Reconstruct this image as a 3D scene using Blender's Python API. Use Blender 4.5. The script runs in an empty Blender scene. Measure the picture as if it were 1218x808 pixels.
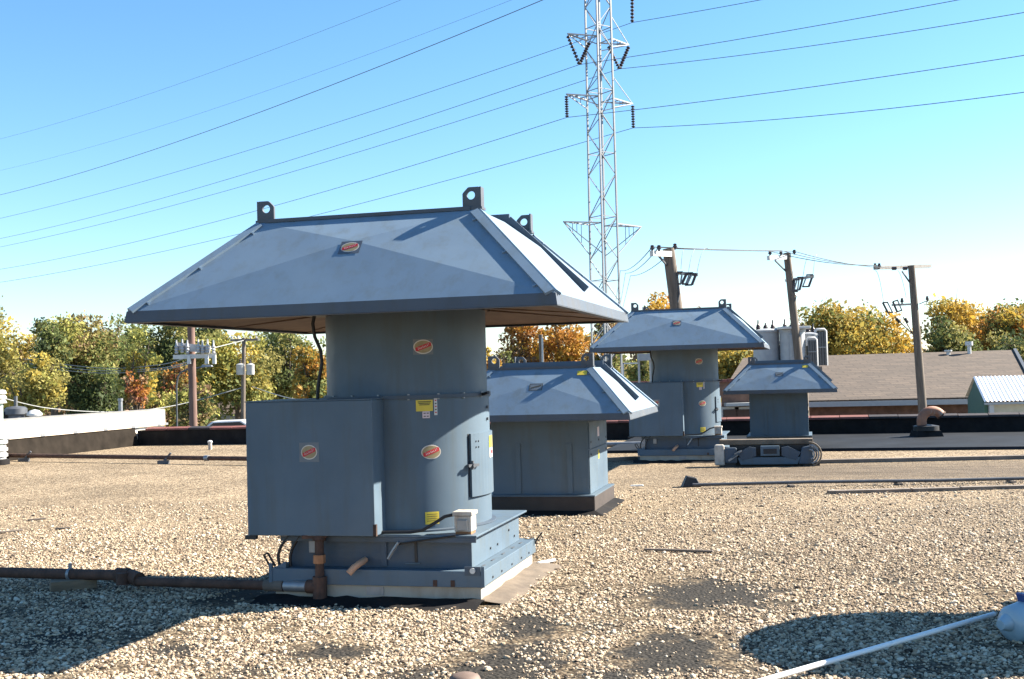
import bpy, math, random
import numpy as np
from mathutils import Vector, Matrix, Quaternion

R = math.radians
scene = bpy.context.scene
col = scene.collection

# ------------------------------------------------------------------ camera
F, PIT, ROL, CAMH = 1375.18, 0.0296, 0.0271, 1.6       # focal length in photo pixels, pitch, roll, eye height
cam = bpy.data.cameras.new('camera')
cam.sensor_width = 36.0
cam.sensor_fit = 'HORIZONTAL'
cam.lens = F / 1218 * 36.0
cam.clip_start = 0.1
cam.clip_end = 4000
cam_o = bpy.data.objects.new('camera', cam)
col.objects.link(cam_o)
fw = Vector((0, math.cos(PIT), math.sin(PIT)))
up0 = Vector((0, -math.sin(PIT), math.cos(PIT)))
rt0 = Vector((1, 0, 0))
rt = rt0 * math.cos(ROL) - up0 * math.sin(ROL)
up = up0 * math.cos(ROL) + rt0 * math.sin(ROL)
cam_o.matrix_world = Matrix(((rt.x, up.x, -fw.x, 0), (rt.y, up.y, -fw.y, 0), (rt.z, up.z, -fw.z, CAMH), (0, 0, 0, 1)))
scene.camera = cam_o

# ------------------------------------------------------------------ sky and sun
SUN_AZ, SUN_EL = R(75), R(34.4)
world = bpy.data.worlds.new('World')
scene.world = world
world.use_nodes = True
wn = world.node_tree
sky = wn.nodes.new('ShaderNodeTexSky')
sky.sky_type = 'NISHITA'
sky.sun_disc = False
sky.sun_elevation = SUN_EL
sky.sun_rotation = SUN_AZ
sky.altitude = 0
sky.air_density = 1.0
sky.dust_density = 0.1
sky.ozone_density = 2.0
wn.nodes['Background'].inputs[1].default_value = 0.05
hsv = wn.nodes.new('ShaderNodeHueSaturation')            # the camera's colour rendering of the sky
hsv.inputs['Hue'].default_value = 0.487
hsv.inputs['Saturation'].default_value = 1.15
wn.links.new(sky.outputs[0], hsv.inputs['Color'])
wb = wn.nodes.new('ShaderNodeMix'); wb.data_type = 'RGBA'; wb.blend_type = 'MULTIPLY'; wb.inputs[0].default_value = 1.0
wb.inputs[7].default_value = (0.90, 0.99, 1.15, 1)
wn.links.new(hsv.outputs[0], wb.inputs[6])
wn.links.new(wb.outputs[2], wn.nodes['Background'].inputs[0])
sun = bpy.data.lights.new('sun', 'SUN')
sun.energy = 5.0
sun.angle = R(0.5)
sun.color = (1.0, 0.91, 0.77)
sun_o = bpy.data.objects.new('sun', sun)
col.objects.link(sun_o)
sdir = Vector((math.sin(SUN_AZ) * math.cos(SUN_EL), math.cos(SUN_AZ) * math.cos(SUN_EL), math.sin(SUN_EL)))
sun_o.rotation_euler = (-sdir).to_track_quat('-Z', 'Y').to_euler()
sun_o.location = (30, 6, 30)
scene.view_settings.view_transform = 'Standard'
scene.view_settings.look = 'None'
scene.view_settings.exposure = 2.1
scene.view_settings.gamma = 1.0
scene.view_settings.use_curve_mapping = False

# ------------------------------------------------------------------ helpers
def ray(px, py):
    U, V = px - 609, py - 404
    u = U * math.cos(ROL) - V * math.sin(ROL)
    v = U * math.sin(ROL) + V * math.cos(ROL)
    x, zz = u / F, -v / F
    return Vector((x, math.cos(PIT) - math.sin(PIT) * zz, math.sin(PIT) + math.cos(PIT) * zz))
def at(px, py, Y):                       # the point seen at a photo pixel, Y metres ahead
    d = ray(px, py)
    return Vector((0, 0, CAMH)) + d * (Y / d.y)
def gnd(px, py, z=0.0):                  # the point seen at a photo pixel, at height z
    d = ray(px, py)
    return Vector((0, 0, CAMH)) + d * ((z - CAMH) / d.z)

TH = 0.2504                              # the building's rotation
CT, ST = math.cos(TH), math.sin(TH)
def W(u, w, z=0.0):                      # building frame -> world
    return Vector((u * CT + w * ST, -u * ST + w * CT, z))
def Lc(p):                               # world -> building frame
    return Vector((p.x * CT - p.y * ST, p.x * ST + p.y * CT, p.z))

class MB:
    def __init__(s):
        s.v = []; s.f = []
    def add(s, vs, fs):
        o = len(s.v)
        s.v += [tuple(p) for p in vs]
        s.f += [tuple(i + o for i in q) for q in fs]
        return s
    def box(s, x0, x1, y0, y1, z0, z1):
        return s.add([(x0,y0,z0),(x1,y0,z0),(x1,y1,z0),(x0,y1,z0),(x0,y0,z1),(x1,y0,z1),(x1,y1,z1),(x0,y1,z1)],
                     [(3,2,1,0),(4,5,6,7),(0,1,5,4),(1,2,6,5),(2,3,7,6),(3,0,4,7)])
    def hexa(s, b, t):                   # bottom and top quads (counter-clockwise from above)
        return s.add(list(b) + list(t), [(3,2,1,0),(4,5,6,7),(0,1,5,4),(1,2,6,5),(2,3,7,6),(3,0,4,7)])
    def slab(s, pts, n, t):              # polygon extruded by t along n
        n = Vector(n); k = len(pts)
        a = [Vector(p) for p in pts]; b = [p + n * t for p in a]
        fs = [tuple(range(k - 1, -1, -1)), tuple(range(k, 2 * k))]
        fs += [(i, (i + 1) % k, k + (i + 1) % k, k + i) for i in range(k)]
        return s.add(a + b, fs)
    def tube(s, pts, r, n=8, caps=True):
        pts = [Vector(p) for p in pts]
        rs = r if isinstance(r, (list, tuple)) else [r] * len(pts)
        o = len(s.v); ref = None
        for i, p in enumerate(pts):
            d = (pts[min(i + 1, len(pts) - 1)] - pts[max(i - 1, 0)]).normalized()
            if ref is None:
                ref = d.orthogonal().normalized()
            ref = (ref - d * ref.dot(d))
            ref = ref.normalized() if ref.length > 1e-6 else d.orthogonal().normalized()
            q = d.cross(ref)
            for k in range(n):
                a = 2 * math.pi * k / n
                s.v.append(tuple(p + (ref * math.cos(a) + q * math.sin(a)) * rs[i]))
        for i in range(len(pts) - 1):
            for k in range(n):
                k2 = (k + 1) % n
                s.f.append((o + i*n + k, o + i*n + k2, o + (i+1)*n + k2, o + (i+1)*n + k))
        if caps:
            s.f.append(tuple(o + k for k in range(n - 1, -1, -1)))
            e = o + (len(pts) - 1) * n
            s.f.append(tuple(e + k for k in range(n)))
        return s
    def bar(s, a, b, w, h=None, upv=(0, 0, 1)):     # rectangular bar between two points
        a, b = Vector(a), Vector(b); h = h or w
        d = (b - a).normalized(); u = Vector(upv)
        if abs(d.dot(u)) > 0.98: u = Vector((0, 1, 0))
        x = d.cross(u).normalized() * (w / 2); y = x.cross(d).normalized() * (h / 2)
        return s.add([a-x-y, a+x-y, a+x+y, a-x+y, b-x-y, b+x-y, b+x+y, b-x+y],
                     [(3,2,1,0),(4,5,6,7),(0,1,5,4),(1,2,6,5),(2,3,7,6),(3,0,4,7)])
    def lathe(s, prof, n=32, c=(0, 0, 0)):
        o = len(s.v)
        for r, z in prof:
            for k in range(n):
                a = 2 * math.pi * k / n
                s.v.append((c[0] + r * math.cos(a), c[1] + r * math.sin(a), c[2] + z))
        for i in range(len(prof) - 1):
            for k in range(n):
                k2 = (k + 1) % n
                s.f.append((o + i*n + k, o + i*n + k2, o + (i+1)*n + k2, o + (i+1)*n + k))
        s.f.append(tuple(o + k for k in range(n - 1, -1, -1)))
        e = o + (len(prof) - 1) * n
        s.f.append(tuple(e + k for k in range(n)))
        return s
    def build(s, name, mat, parent=None, smooth=False, bevel=0, angle=None):
        me = bpy.data.meshes.new(name)
        me.from_pydata(s.v, [], s.f); me.update()
        o = bpy.data.objects.new(name, me); col.objects.link(o)
        if mat: me.materials.append(mat)
        if parent: o.parent = parent
        if smooth:
            me.polygons.foreach_set('use_smooth', [True] * len(me.polygons))
            me.set_sharp_from_angle(angle=R(angle or 40))
        if bevel:
            b = o.modifiers.new('bevel', 'BEVEL'); b.width = bevel; b.segments = 2; b.limit_method = 'ANGLE'
        return o

def tag(o, label=None, cat=None, group=None, kind=None):
    if label: o['label'] = label
    if cat: o['category'] = cat
    if group: o['group'] = group
    if kind: o['kind'] = kind
    return o
def empty(name, loc=(0, 0, 0), rz=0.0):
    o = bpy.data.objects.new(name, None); col.objects.link(o)
    o.empty_display_size = 0.2; o.location = loc; o.rotation_euler = (0, 0, rz)
    return o
def thing(name, label, cat, loc=(0, 0, 0), rz=0.0, group=None):
    return tag(empty(name, loc, rz), label, cat, group)
def copy_tree(o, parent=None):
    c = o.copy(); col.objects.link(c)
    if parent: c.parent = parent
    for ch in list(o.children): copy_tree(ch, c)
    return c

# ------------------------------------------------------------------ materials
def newmat(name):
    m = bpy.data.materials.new(name); m.use_nodes = True
    nt = m.node_tree
    return m, nt, nt.nodes['Principled BSDF']
def noise(nt, scale, detail=4, rough=0.55, coord='Object', vscale=None):
    tc = nt.nodes.new('ShaderNodeTexCoord'); out = tc.outputs[coord]
    if vscale:
        mp = nt.nodes.new('ShaderNodeMapping'); mp.inputs['Scale'].default_value = vscale
        nt.links.new(out, mp.inputs[0]); out = mp.outputs[0]
    n = nt.nodes.new('ShaderNodeTexNoise')
    n.inputs['Scale'].default_value = scale; n.inputs['Detail'].default_value = detail; n.inputs['Roughness'].default_value = rough
    nt.links.new(out, n.inputs['Vector'])
    return n.outputs['Fac']
def ramp(nt, fac, stops):
    r = nt.nodes.new('ShaderNodeValToRGB')
    el = r.color_ramp.elements
    while len(el) < len(stops): el.new(0.5)
    for e, (p, c) in zip(el, stops):
        e.position = p; e.color = (c[0], c[1], c[2], 1) if hasattr(c, '__len__') else (c, c, c, 1)
    nt.links.new(fac, r.inputs[0])
    return r.outputs[0]
def mix(nt, fac, a, b, mode='MIX'):
    m = nt.nodes.new('ShaderNodeMix'); m.data_type = 'RGBA'; m.blend_type = mode
    for sock, val in ((m.inputs[0], fac), (m.inputs[6], a), (m.inputs[7], b)):
        if hasattr(val, 'links') or hasattr(val, 'is_linked'): nt.links.new(val, sock)
        elif hasattr(val, '__len__'): sock.default_value = (val[0], val[1], val[2], 1)
        else: sock.default_value = val
    return m.outputs[2]
def math_n(nt, op, a, b=None, clamp=False):
    m = nt.nodes.new('ShaderNodeMath'); m.operation = op; m.use_clamp = clamp
    for i, val in enumerate((a, b)):
        if val is None: continue
        if hasattr(val, 'is_linked'): nt.links.new(val, m.inputs[i])
        else: m.inputs[i].default_value = val
    return m.outputs[0]
def bump(nt, b, height, strength=0.3, dist=0.01):
    n = nt.nodes.new('ShaderNodeBump'); n.inputs['Strength'].default_value = strength; n.inputs['Distance'].default_value = dist
    nt.links.new(height, n.inputs['Height']); nt.links.new(n.outputs[0], b.inputs['Normal'])
def simple(name, c, rough=0.6, metal=0.0, var=0.15, scale=6.0, dirt=None, dirt_amt=0.3, bump_s=0.0, bscale=60, vscale=None, spec=None):
    m, nt, b = newmat(name)
    lo = [max(0, x * (1 - var)) for x in c]; hi = [min(1, x * (1 + var)) for x in c]
    out = ramp(nt, noise(nt, scale, 5, vscale=vscale), [(0.3, lo), (0.7, hi)])
    if dirt:
        f = ramp(nt, noise(nt, scale * 0.6, 8, 0.7, vscale=(1, 1, 0.35)), [(0.5, 0), (0.72, dirt_amt)])
        out = mix(nt, f, out, dirt)
    nt.links.new(out, b.inputs['Base Color'])
    b.inputs['Roughness'].default_value = rough; b.inputs['Metallic'].default_value = metal
    if spec is not None: b.inputs['Specular IOR Level'].default_value = spec
    if bump_s: bump(nt, b, noise(nt, bscale, 3), bump_s)
    return m

def paint_mat(name, c, dirt_amt=0.55):
    m, nt, b = newmat(name)
    base = ramp(nt, noise(nt, 2.2, 4), [(0.3, [x * 0.92 for x in c]), (0.7, [x * 1.08 for x in c])])
    streak = ramp(nt, noise(nt, 1.0, 6, 0.65, vscale=(9, 9, 0.9)), [(0.48, 0), (0.70, dirt_amt)])
    base = mix(nt, streak, base, (c[0] * 0.62 + 0.03, c[1] * 0.6 + 0.02, c[2] * 0.55))
    chalk = ramp(nt, noise(nt, 0.9, 7, 0.62), [(0.40, 0), (0.70, 0.40)])
    base = mix(nt, chalk, base, (c[0] * 1.25 + 0.01, c[1] * 1.2 + 0.008, c[2] * 1.12))
    rs = ramp(nt, noise(nt, 6.5, 9, 0.75), [(0.70, 0), (0.76, 0.7)])
    base = mix(nt, rs, base, (0.06, 0.045, 0.038))
    speck = ramp(nt, noise(nt, 70, 2), [(0.66, 0), (0.74, 0.25)])
    base = mix(nt, speck, base, (c[0] * 1.35, c[1] * 1.3, c[2] * 1.25))
    nt.links.new(base, b.inputs['Base Color'])
    rr = ramp(nt, noise(nt, 5, 5), [(0.3, 0.42), (0.7, 0.62)])
    nt.links.new(rr, b.inputs['Roughness'])
    b.inputs['Specular IOR Level'].default_value = 0.25
    bump(nt, b, noise(nt, 1.5, 2), 0.25, 0.010)
    return m

M = {}
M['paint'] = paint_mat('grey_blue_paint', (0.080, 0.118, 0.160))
M['hood_paint'] = paint_mat('sky_lit_hood_paint', (0.152, 0.214, 0.284))  # lighter than the body: sky and grazing sun on the hood put into the colour
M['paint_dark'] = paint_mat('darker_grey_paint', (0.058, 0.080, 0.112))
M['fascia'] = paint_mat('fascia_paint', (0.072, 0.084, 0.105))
M['soffit'] = simple('gravel_bounce_soffit', (0.115, 0.072, 0.05), 0.8, var=0.3, scale=5, dirt=(0.09, 0.05, 0.035), dirt_amt=0.7)  # warm light bounced off the gravel, painted in as brown
M['galv'] = simple('galvanised', (0.24, 0.25, 0.265), 0.45, 0.5, var=0.15, scale=9)
M['lug'] = simple('lug_steel', (0.075, 0.082, 0.095), 0.55, 0.2, var=0.2)
M['black'] = simple('black_rubber', (0.012, 0.012, 0.014), 0.55, var=0.2)
M['dark_gap'] = simple('dark_gap', (0.02, 0.02, 0.024), 0.7)
M['curb_cream'] = simple('cream_curb', (0.34, 0.31, 0.26), 0.7, var=0.12, dirt=(0.2, 0.15, 0.1), dirt_amt=0.6)
M['curb_brown'] = simple('brown_curb', (0.034, 0.025, 0.022), 0.7, var=0.25, dirt=(0.03, 0.02, 0.02), dirt_amt=0.6)
M['tan_membrane'] = simple('tan_membrane', (0.14, 0.11, 0.082), 0.85, var=0.25, scale=5, dirt=(0.07, 0.052, 0.04), dirt_amt=0.8, bump_s=0.4, bscale=14)
M['bitumen'] = simple('bitumen', (0.013, 0.0125, 0.0135), 0.8, var=0.35, scale=4, dirt=(0.035, 0.03, 0.025), dirt_amt=0.4, bump_s=0.4, bscale=20, spec=0.12)
M['tar_brown'] = simple('brown_tar', (0.018, 0.0145, 0.0115), 0.9, var=0.4, scale=3, spec=0.08)
M['rust'] = simple('rusty_pipe', (0.075, 0.038, 0.026), 0.85, var=0.45, scale=9, dirt=(0.02, 0.014, 0.012), dirt_amt=0.8, bump_s=0.3)
M['rust_light'] = simple('light_rust', (0.33, 0.15, 0.07), 0.85, var=0.35, scale=8)
M['copper_stub'] = simple('clay_stub', (0.5, 0.27, 0.16), 0.7, var=0.15)
M['wood'] = simple('weathered_wood', (0.16, 0.12, 0.08), 0.9, var=0.35, scale=3, vscale=(1, 8, 8), bump_s=0.3)
M['wood_grey'] = simple('grey_wood', (0.15, 0.125, 0.105), 0.9, var=0.35, scale=3, bump_s=0.3)
M['pole_wood'] = simple('pole_wood', (0.13, 0.105, 0.085), 0.9, var=0.35, scale=2.5, vscale=(8, 8, 0.6), bump_s=0.3)
M['pole_red'] = simple('red_pole_wood', (0.14, 0.085, 0.07), 0.9, var=0.3, scale=2.5, vscale=(8, 8, 0.6))
M['white'] = simple('white_enamel', (0.52, 0.52, 0.51), 0.5, var=0.06)
M['weathered_white'] = simple('weathered_white', (0.40, 0.37, 0.33), 0.6, var=0.15, scale=14, dirt=(0.2, 0.1, 0.05), dirt_amt=0.8)
M['yellow'] = simple('yellow_label', (0.62, 0.47, 0.05), 0.5, var=0.1)
M['pink'] = simple('pink_label', (0.60, 0.48, 0.5), 0.5, var=0.1)
M['print'] = simple('label_print', (0.05, 0.045, 0.03), 0.6)
M['red'] = simple('emblem_red', (0.45, 0.012, 0.02), 0.45, var=0.15)
M['tan'] = simple('emblem_tan', (0.27, 0.21, 0.11), 0.5, var=0.15, scale=30)
M['rim'] = simple('emblem_rim', (0.55, 0.50, 0.45), 0.5, var=0.1)
M['plate_dark'] = simple('emblem_plate', (0.075, 0.09, 0.115), 0.5)
M['plate_faded'] = simple('faded_decal_backing', (0.125, 0.145, 0.165), 0.6, var=0.1)
M['pvc'] = simple('white_plastic', (0.78, 0.78, 0.76), 0.4, var=0.04)
M['jug'] = simple('pale_plastic', (0.26, 0.38, 0.46), 0.35, var=0.06)
M['blue'] = simple('blue_plastic', (0.02, 0.06, 0.22), 0.4, var=0.1)
M['steel_white'] = simple('tower_steel', (0.24, 0.25, 0.265), 0.5, 0.25, var=0.1)
M['ins_dark'] = simple('dark_porcelain', (0.035, 0.025, 0.03), 0.35)
M['ins_white'] = simple('white_porcelain', (0.36, 0.36, 0.37), 0.3)
M['wire'] = simple('wire', (0.07, 0.085, 0.10), 0.6)
M['wire_pale'] = simple('pale_cable', (0.25, 0.26, 0.26), 0.6)
M['parapet_white'] = simple('white_parapet_paint', (0.76, 0.74, 0.68), 0.8, var=0.06, scale=1.2, dirt=(0.5, 0.42, 0.3), dirt_amt=0.35)
M['ledge_tan'] = simple('tan_ledge', (0.5, 0.42, 0.33), 0.8, var=0.12)
M['coping_red'] = simple('red_clay_coping', (0.15, 0.05, 0.04), 0.75, var=0.3, scale=3)
M['coping_dark'] = simple('tarred_coping', (0.024, 0.017, 0.018), 0.7, var=0.4, scale=3)
M['shingle'] = None
M['gutter'] = simple('white_gutter', (0.36, 0.37, 0.37), 0.6, var=0.05)
M['brick_far'] = simple('far_brick', (0.15, 0.085, 0.06), 0.9, var=0.3, scale=4)
M['green_wall'] = simple('green_siding', (0.06, 0.13, 0.09), 0.8, var=0.1)
M['cream_wall'] = simple('cream_siding', (0.55, 0.50, 0.38), 0.8, var=0.08)
M['shed_metal'] = simple('white_sheet_metal', (0.8, 0.8, 0.8), 0.45, 0.1, var=0.04)
M['transformer'] = simple('transformer_grey', (0.30, 0.315, 0.33), 0.45, var=0.1)
M['transformer_dark'] = simple('radiator_dark', (0.08, 0.085, 0.09), 0.5)
M['grey_roof'] = simple('grey_roof', (0.18, 0.175, 0.17), 0.9)
M['street'] = simple('street_ground', (0.11, 0.105, 0.08), 0.95, var=0.4, scale=0.06)
M['wall_outer'] = simple('outer_brick', (0.22, 0.13, 0.1), 0.9, var=0.25, scale=3)
M['bark'] = simple('bark', (0.10, 0.075, 0.055), 0.95, var=0.35, scale=5)
M['car_paint'] = simple('silver_car_paint', (0.6, 0.6, 0.62), 0.3, 0.3, var=0.03)
M['glass'] = simple('dark_glass', (0.02, 0.025, 0.03), 0.1)
M['tyre'] = simple('tyre', (0.02, 0.02, 0.02), 0.9)

def shingle_mat():
    m, nt, b = newmat('brown_shingle')
    c = ramp(nt, noise(nt, 1.0, 6, 0.65, vscale=(1.2, 4, 4)), [(0.3, (0.067, 0.050, 0.039)), (0.7, (0.104, 0.079, 0.061))])
    tc = nt.nodes.new('ShaderNodeTexCoord'); sp = nt.nodes.new('ShaderNodeSeparateXYZ'); nt.links.new(tc.outputs['Object'], sp.inputs[0])
    cb = nt.nodes.new('ShaderNodeCombineXYZ'); nt.links.new(sp.outputs[0], cb.inputs[0]); nt.links.new(math_n(nt, 'MULTIPLY', sp.outputs[2], 4.0), cb.inputs[1])
    br = nt.nodes.new('ShaderNodeTexBrick'); br.inputs['Scale'].default_value = 1.0
    br.inputs['Brick Width'].default_value = 0.9; br.inputs['Row Height'].default_value = 0.32; br.inputs['Mortar Size'].default_value = 0.03
    br.inputs['Color1'].default_value = (0.8, 0.8, 0.8, 1); br.inputs['Color2'].default_value = (1.15, 1.12, 1.08, 1); br.inputs['Mortar'].default_value = (0.6, 0.58, 0.56, 1)
    nt.links.new(cb.outputs[0], br.inputs['Vector'])
    c2 = ramp(nt, noise(nt, 14, 2), [(0.35, 0.8), (0.65, 1.1)])
    nt.links.new(mix(nt, 1.0, mix(nt, 1.0, c, c2, 'MULTIPLY'), br.outputs['Color'], 'MULTIPLY'), b.inputs['Base Color'])
    b.inputs['Roughness'].default_value = 0.95
    return m
M['shingle'] = shingle_mat()

# bare tar patches in the gravel (building frame), (u, w, radius u, radius w, strength)
PATCH = []
def patch(px0, px1, py, ry, strength):
    a, b_ = Lc(gnd(px0, py)), Lc(gnd(px1, py)); n_, f_ = Lc(gnd((px0+px1)/2, py + ry)), Lc(gnd((px0+px1)/2, py - ry))
    c = (a + b_) / 2
    PATCH.append((c.x, c.y, (b_ - a).length / 2, (f_ - n_).length / 2, strength))
for a in ((760, 940, 707, 22, 1.0), (735, 870, 780, 30, 1.15), (555, 665, 792, 32, 1.7), (590, 670, 742, 18, 1.1), (330, 450, 775, 12, 0.75),
          (440, 560, 803, 12, 0.6), (960, 1100, 682, 8, 0.35), (1060, 1140, 795, 7, 0.55), (680, 780, 805, 18, 0.7), (250, 330, 800, 10, 0.5),
          (630, 700, 617, 5, 0.4), (20, 120, 760, 14, 0.8), (150, 260, 775, 10, 0.6), (240, 330, 708, 10, 0.9), (1010, 1110, 690, 7, 0.5), (660, 760, 745, 8, 0.5), (860, 960, 660, 5, 0.35), (860, 1000, 800, 14, 0.45), (1120, 1240, 640, 8, 0.3), (480, 700, 640, 10, 0.2)):
    patch(*a)
BAND_W = (Lc(gnd(1000, 561)).y, 2.3)

def deck_mat():
    m, nt, b = newmat('gravel_roof')
    tc = nt.nodes.new('ShaderNodeTexCoord'); co = tc.outputs['Object']
    sep = nt.nodes.new('ShaderNodeSeparateXYZ'); nt.links.new(co, sep.inputs[0])
    warp = nt.nodes.new('ShaderNodeTexNoise'); warp.inputs['Scale'].default_value = 4.5; warp.inputs['Detail'].default_value = 8; warp.inputs['Roughness'].default_value = 0.72
    nt.links.new(co, warp.inputs['Vector'])
    wob = math_n(nt, 'MULTIPLY_ADD', warp.outputs['Fac'], 3.2); nt.nodes[-1].inputs[2].default_value = -1.6
    total = None
    for (u, w, ru, rw, s) in PATCH:
        dx = math_n(nt, 'DIVIDE', math_n(nt, 'SUBTRACT', sep.outputs[0], u), ru)
        dy = math_n(nt, 'DIVIDE', math_n(nt, 'SUBTRACT', sep.outputs[1], w), rw)
        d = math_n(nt, 'SQRT', math_n(nt, 'ADD', math_n(nt, 'MULTIPLY', dx, dx), math_n(nt, 'MULTIPLY', dy, dy)))
        d = math_n(nt, 'ADD', d, wob)
        k = math_n(nt, 'MULTIPLY', math_n(nt, 'SUBTRACT', 1.25, d, True), s, True)
        total = k if total is None else math_n(nt, 'MAXIMUM', total, k)
    vor = nt.nodes.new('ShaderNodeTexVoronoi'); vor.inputs['Scale'].default_value = 42; nt.links.new(co, vor.inputs['Vector'])
    hue = nt.nodes.new('ShaderNodeSeparateColor'); nt.links.new(vor.outputs['Color'], hue.inputs[0])
    peb = ramp(nt, hue.outputs[0], [(0.0, (0.10, 0.07, 0.046)), (0.3, (0.25, 0.185, 0.12)), (0.65, (0.38, 0.295, 0.195)), (1.0, (0.50, 0.41, 0.29))])
    crev = ramp(nt, vor.outputs['Distance'], [(0.4, 1.0), (0.8, 0.35)])
    peb = mix(nt, 1.0, peb, crev, 'MULTIPLY')
    grain = ramp(nt, noise(nt, 11, 5, 0.8), [(0.36, 0.62), (0.62, 1.15)])
    peb = mix(nt, 1.0, peb, grain, 'MULTIPLY')
    big = ramp(nt, noise(nt, 0.55, 6, 0.65), [(0.35, 0.72), (0.65, 1.12)])
    peb = mix(nt, 1.0, peb, big, 'MULTIPLY')
    # under the loose pebbles of the nearer roof the bed itself is darker tar and grit
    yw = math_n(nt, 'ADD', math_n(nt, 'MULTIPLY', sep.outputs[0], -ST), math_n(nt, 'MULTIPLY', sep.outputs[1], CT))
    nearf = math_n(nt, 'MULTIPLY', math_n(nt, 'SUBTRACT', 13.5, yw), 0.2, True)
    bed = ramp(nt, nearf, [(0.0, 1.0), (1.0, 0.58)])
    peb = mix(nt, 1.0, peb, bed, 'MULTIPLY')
    # thin dark weathered dashes lying across the roof
    dash = ramp(nt, noise(nt, 1.0, 5, 0.6, vscale=(1.1, 9, 1)), [(0.62, 0), (0.70, 0.55)])
    peb = mix(nt, dash, peb, (0.13, 0.10, 0.075))
    # the dusty worn strip where the gravel has been swept thin
    bd = math_n(nt, 'ABSOLUTE', math_n(nt, 'DIVIDE', math_n(nt, 'SUBTRACT', sep.outputs[1], BAND_W[0]), BAND_W[1]))
    bd = math_n(nt, 'SUBTRACT', 1.2, math_n(nt, 'ADD', bd, math_n(nt, 'MULTIPLY', wob, 0.5)), True)
    right = math_n(nt, 'MULTIPLY', math_n(nt, 'ADD', sep.outputs[0], 4.0), 0.25, True)
    bd = math_n(nt, 'MULTIPLY', bd, math_n(nt, 'MULTIPLY', right, 0.85), True)
    dust = ramp(nt, noise(nt, 1.5, 7, 0.7, vscale=(0.6, 3, 1)), [(0.3, (0.035, 0.028, 0.022)), (0.7, (0.15, 0.118, 0.088))])
    peb = mix(nt, bd, peb, dust)
    tar = ramp(nt, noise(nt, 38, 4, 0.7), [(0.3, (0.006, 0.006, 0.006)), (0.7, (0.045, 0.042, 0.038))])
    bare = ramp(nt, total, [(0.12, 0), (0.6, 0.95)])
    colr = mix(nt, bare, peb, tar)
    nt.links.new(colr, b.inputs['Base Color'])
    b.inputs['Roughness'].default_value = 0.95
    b.inputs['Specular IOR Level'].default_value = 0.15
    inv = math_n(nt, 'SUBTRACT', 1.0, vor.outputs['Distance'])
    bump(nt, b, inv, 0.9, 0.012)
    return m
M['deck'] = deck_mat()

def gravel_mat():
    m, nt, b = newmat('loose_gravel')
    at_ = nt.nodes.new('ShaderNodeAttribute'); at_.attribute_type = 'INSTANCER'; at_.attribute_name = 'tint'
    c = ramp(nt, at_.outputs['Fac'], [(0.0, (0.03, 0.022, 0.016)), (0.24, (0.14, 0.098, 0.064)), (0.5, (0.35, 0.262, 0.175)), (0.82, (0.50, 0.405, 0.285)), (1.0, (0.60, 0.52, 0.405))])
    nt.links.new(c, b.inputs['Base Color'])
    b.inputs['Roughness'].default_value = 0.85
    return m
M['gravel'] = gravel_mat()

def leaf_mat():
    m, nt, b = newmat('autumn_leaf')
    a = nt.nodes.new('ShaderNodeAttribute'); a.attribute_name = 'leaf_colour'
    nt.links.new(a.outputs['Color'], b.inputs['Base Color'])
    b.inputs['Roughness'].default_value = 0.7
    b.inputs['Specular IOR Level'].default_value = 0.2
    tr = nt.nodes.new('ShaderNodeBsdfTranslucent'); nt.links.new(a.outputs['Color'], tr.inputs[0])
    mx = nt.nodes.new('ShaderNodeMixShader'); mx.inputs[0].default_value = 0.35
    nt.links.new(b.outputs[0], mx.inputs[1]); nt.links.new(tr.outputs[0], mx.inputs[2])
    nt.links.new(mx.outputs[0], nt.nodes['Material Output'].inputs['Surface'])
    return m
M['leaf'] = leaf_mat()

# ------------------------------------------------------------------ the setting: roof deck, parapets, street
STREET = -4.5
REAR_W = Lc(Vector((2.5, 27.0, 0))).y                # rear parapet face, building frame
LEFT_U = Lc(Vector((-9.9, 30.2, 0))).x               # left parapet face
RIGHT_U, FRONT_W = 24.0, -9.0

bm = MB()
N1, N2 = 40, 50
us = np.linspace(LEFT_U - 0.2, RIGHT_U, N1); ws = np.linspace(FRONT_W, REAR_W + 0.2, N2)
rng = np.random.default_rng(5)
for w in ws:
    for u in us:
        bm.v.append((u, w, 0.0))
for j in range(N2 - 1):
    for i in range(N1 - 1):
        bm.f.append((j*N1+i, j*N1+i+1, (j+1)*N1+i+1, (j+1)*N1+i))
deck = bm.build('roof_deck', M['deck']); deck.rotation_euler = (0, 0, -TH)
tag(deck, kind='structure')

st = MB().add([(-1500, -300, STREET), (1500, -300, STREET), (1500, 3000, STREET), (-1500, 3000, STREET)], [(0, 1, 2, 3)]).build('ground', M['street'])
tag(st, kind='structure')
# the walls of the building that carries the roof
bm = MB()
bm.box(LEFT_U, RIGHT_U, FRONT_W, REAR_W, STREET, -0.3)
bw = bm.build('building_base', M['wall_outer']); bw.rotation_euler = (0, 0, -TH); tag(bw, kind='structure')

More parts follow.
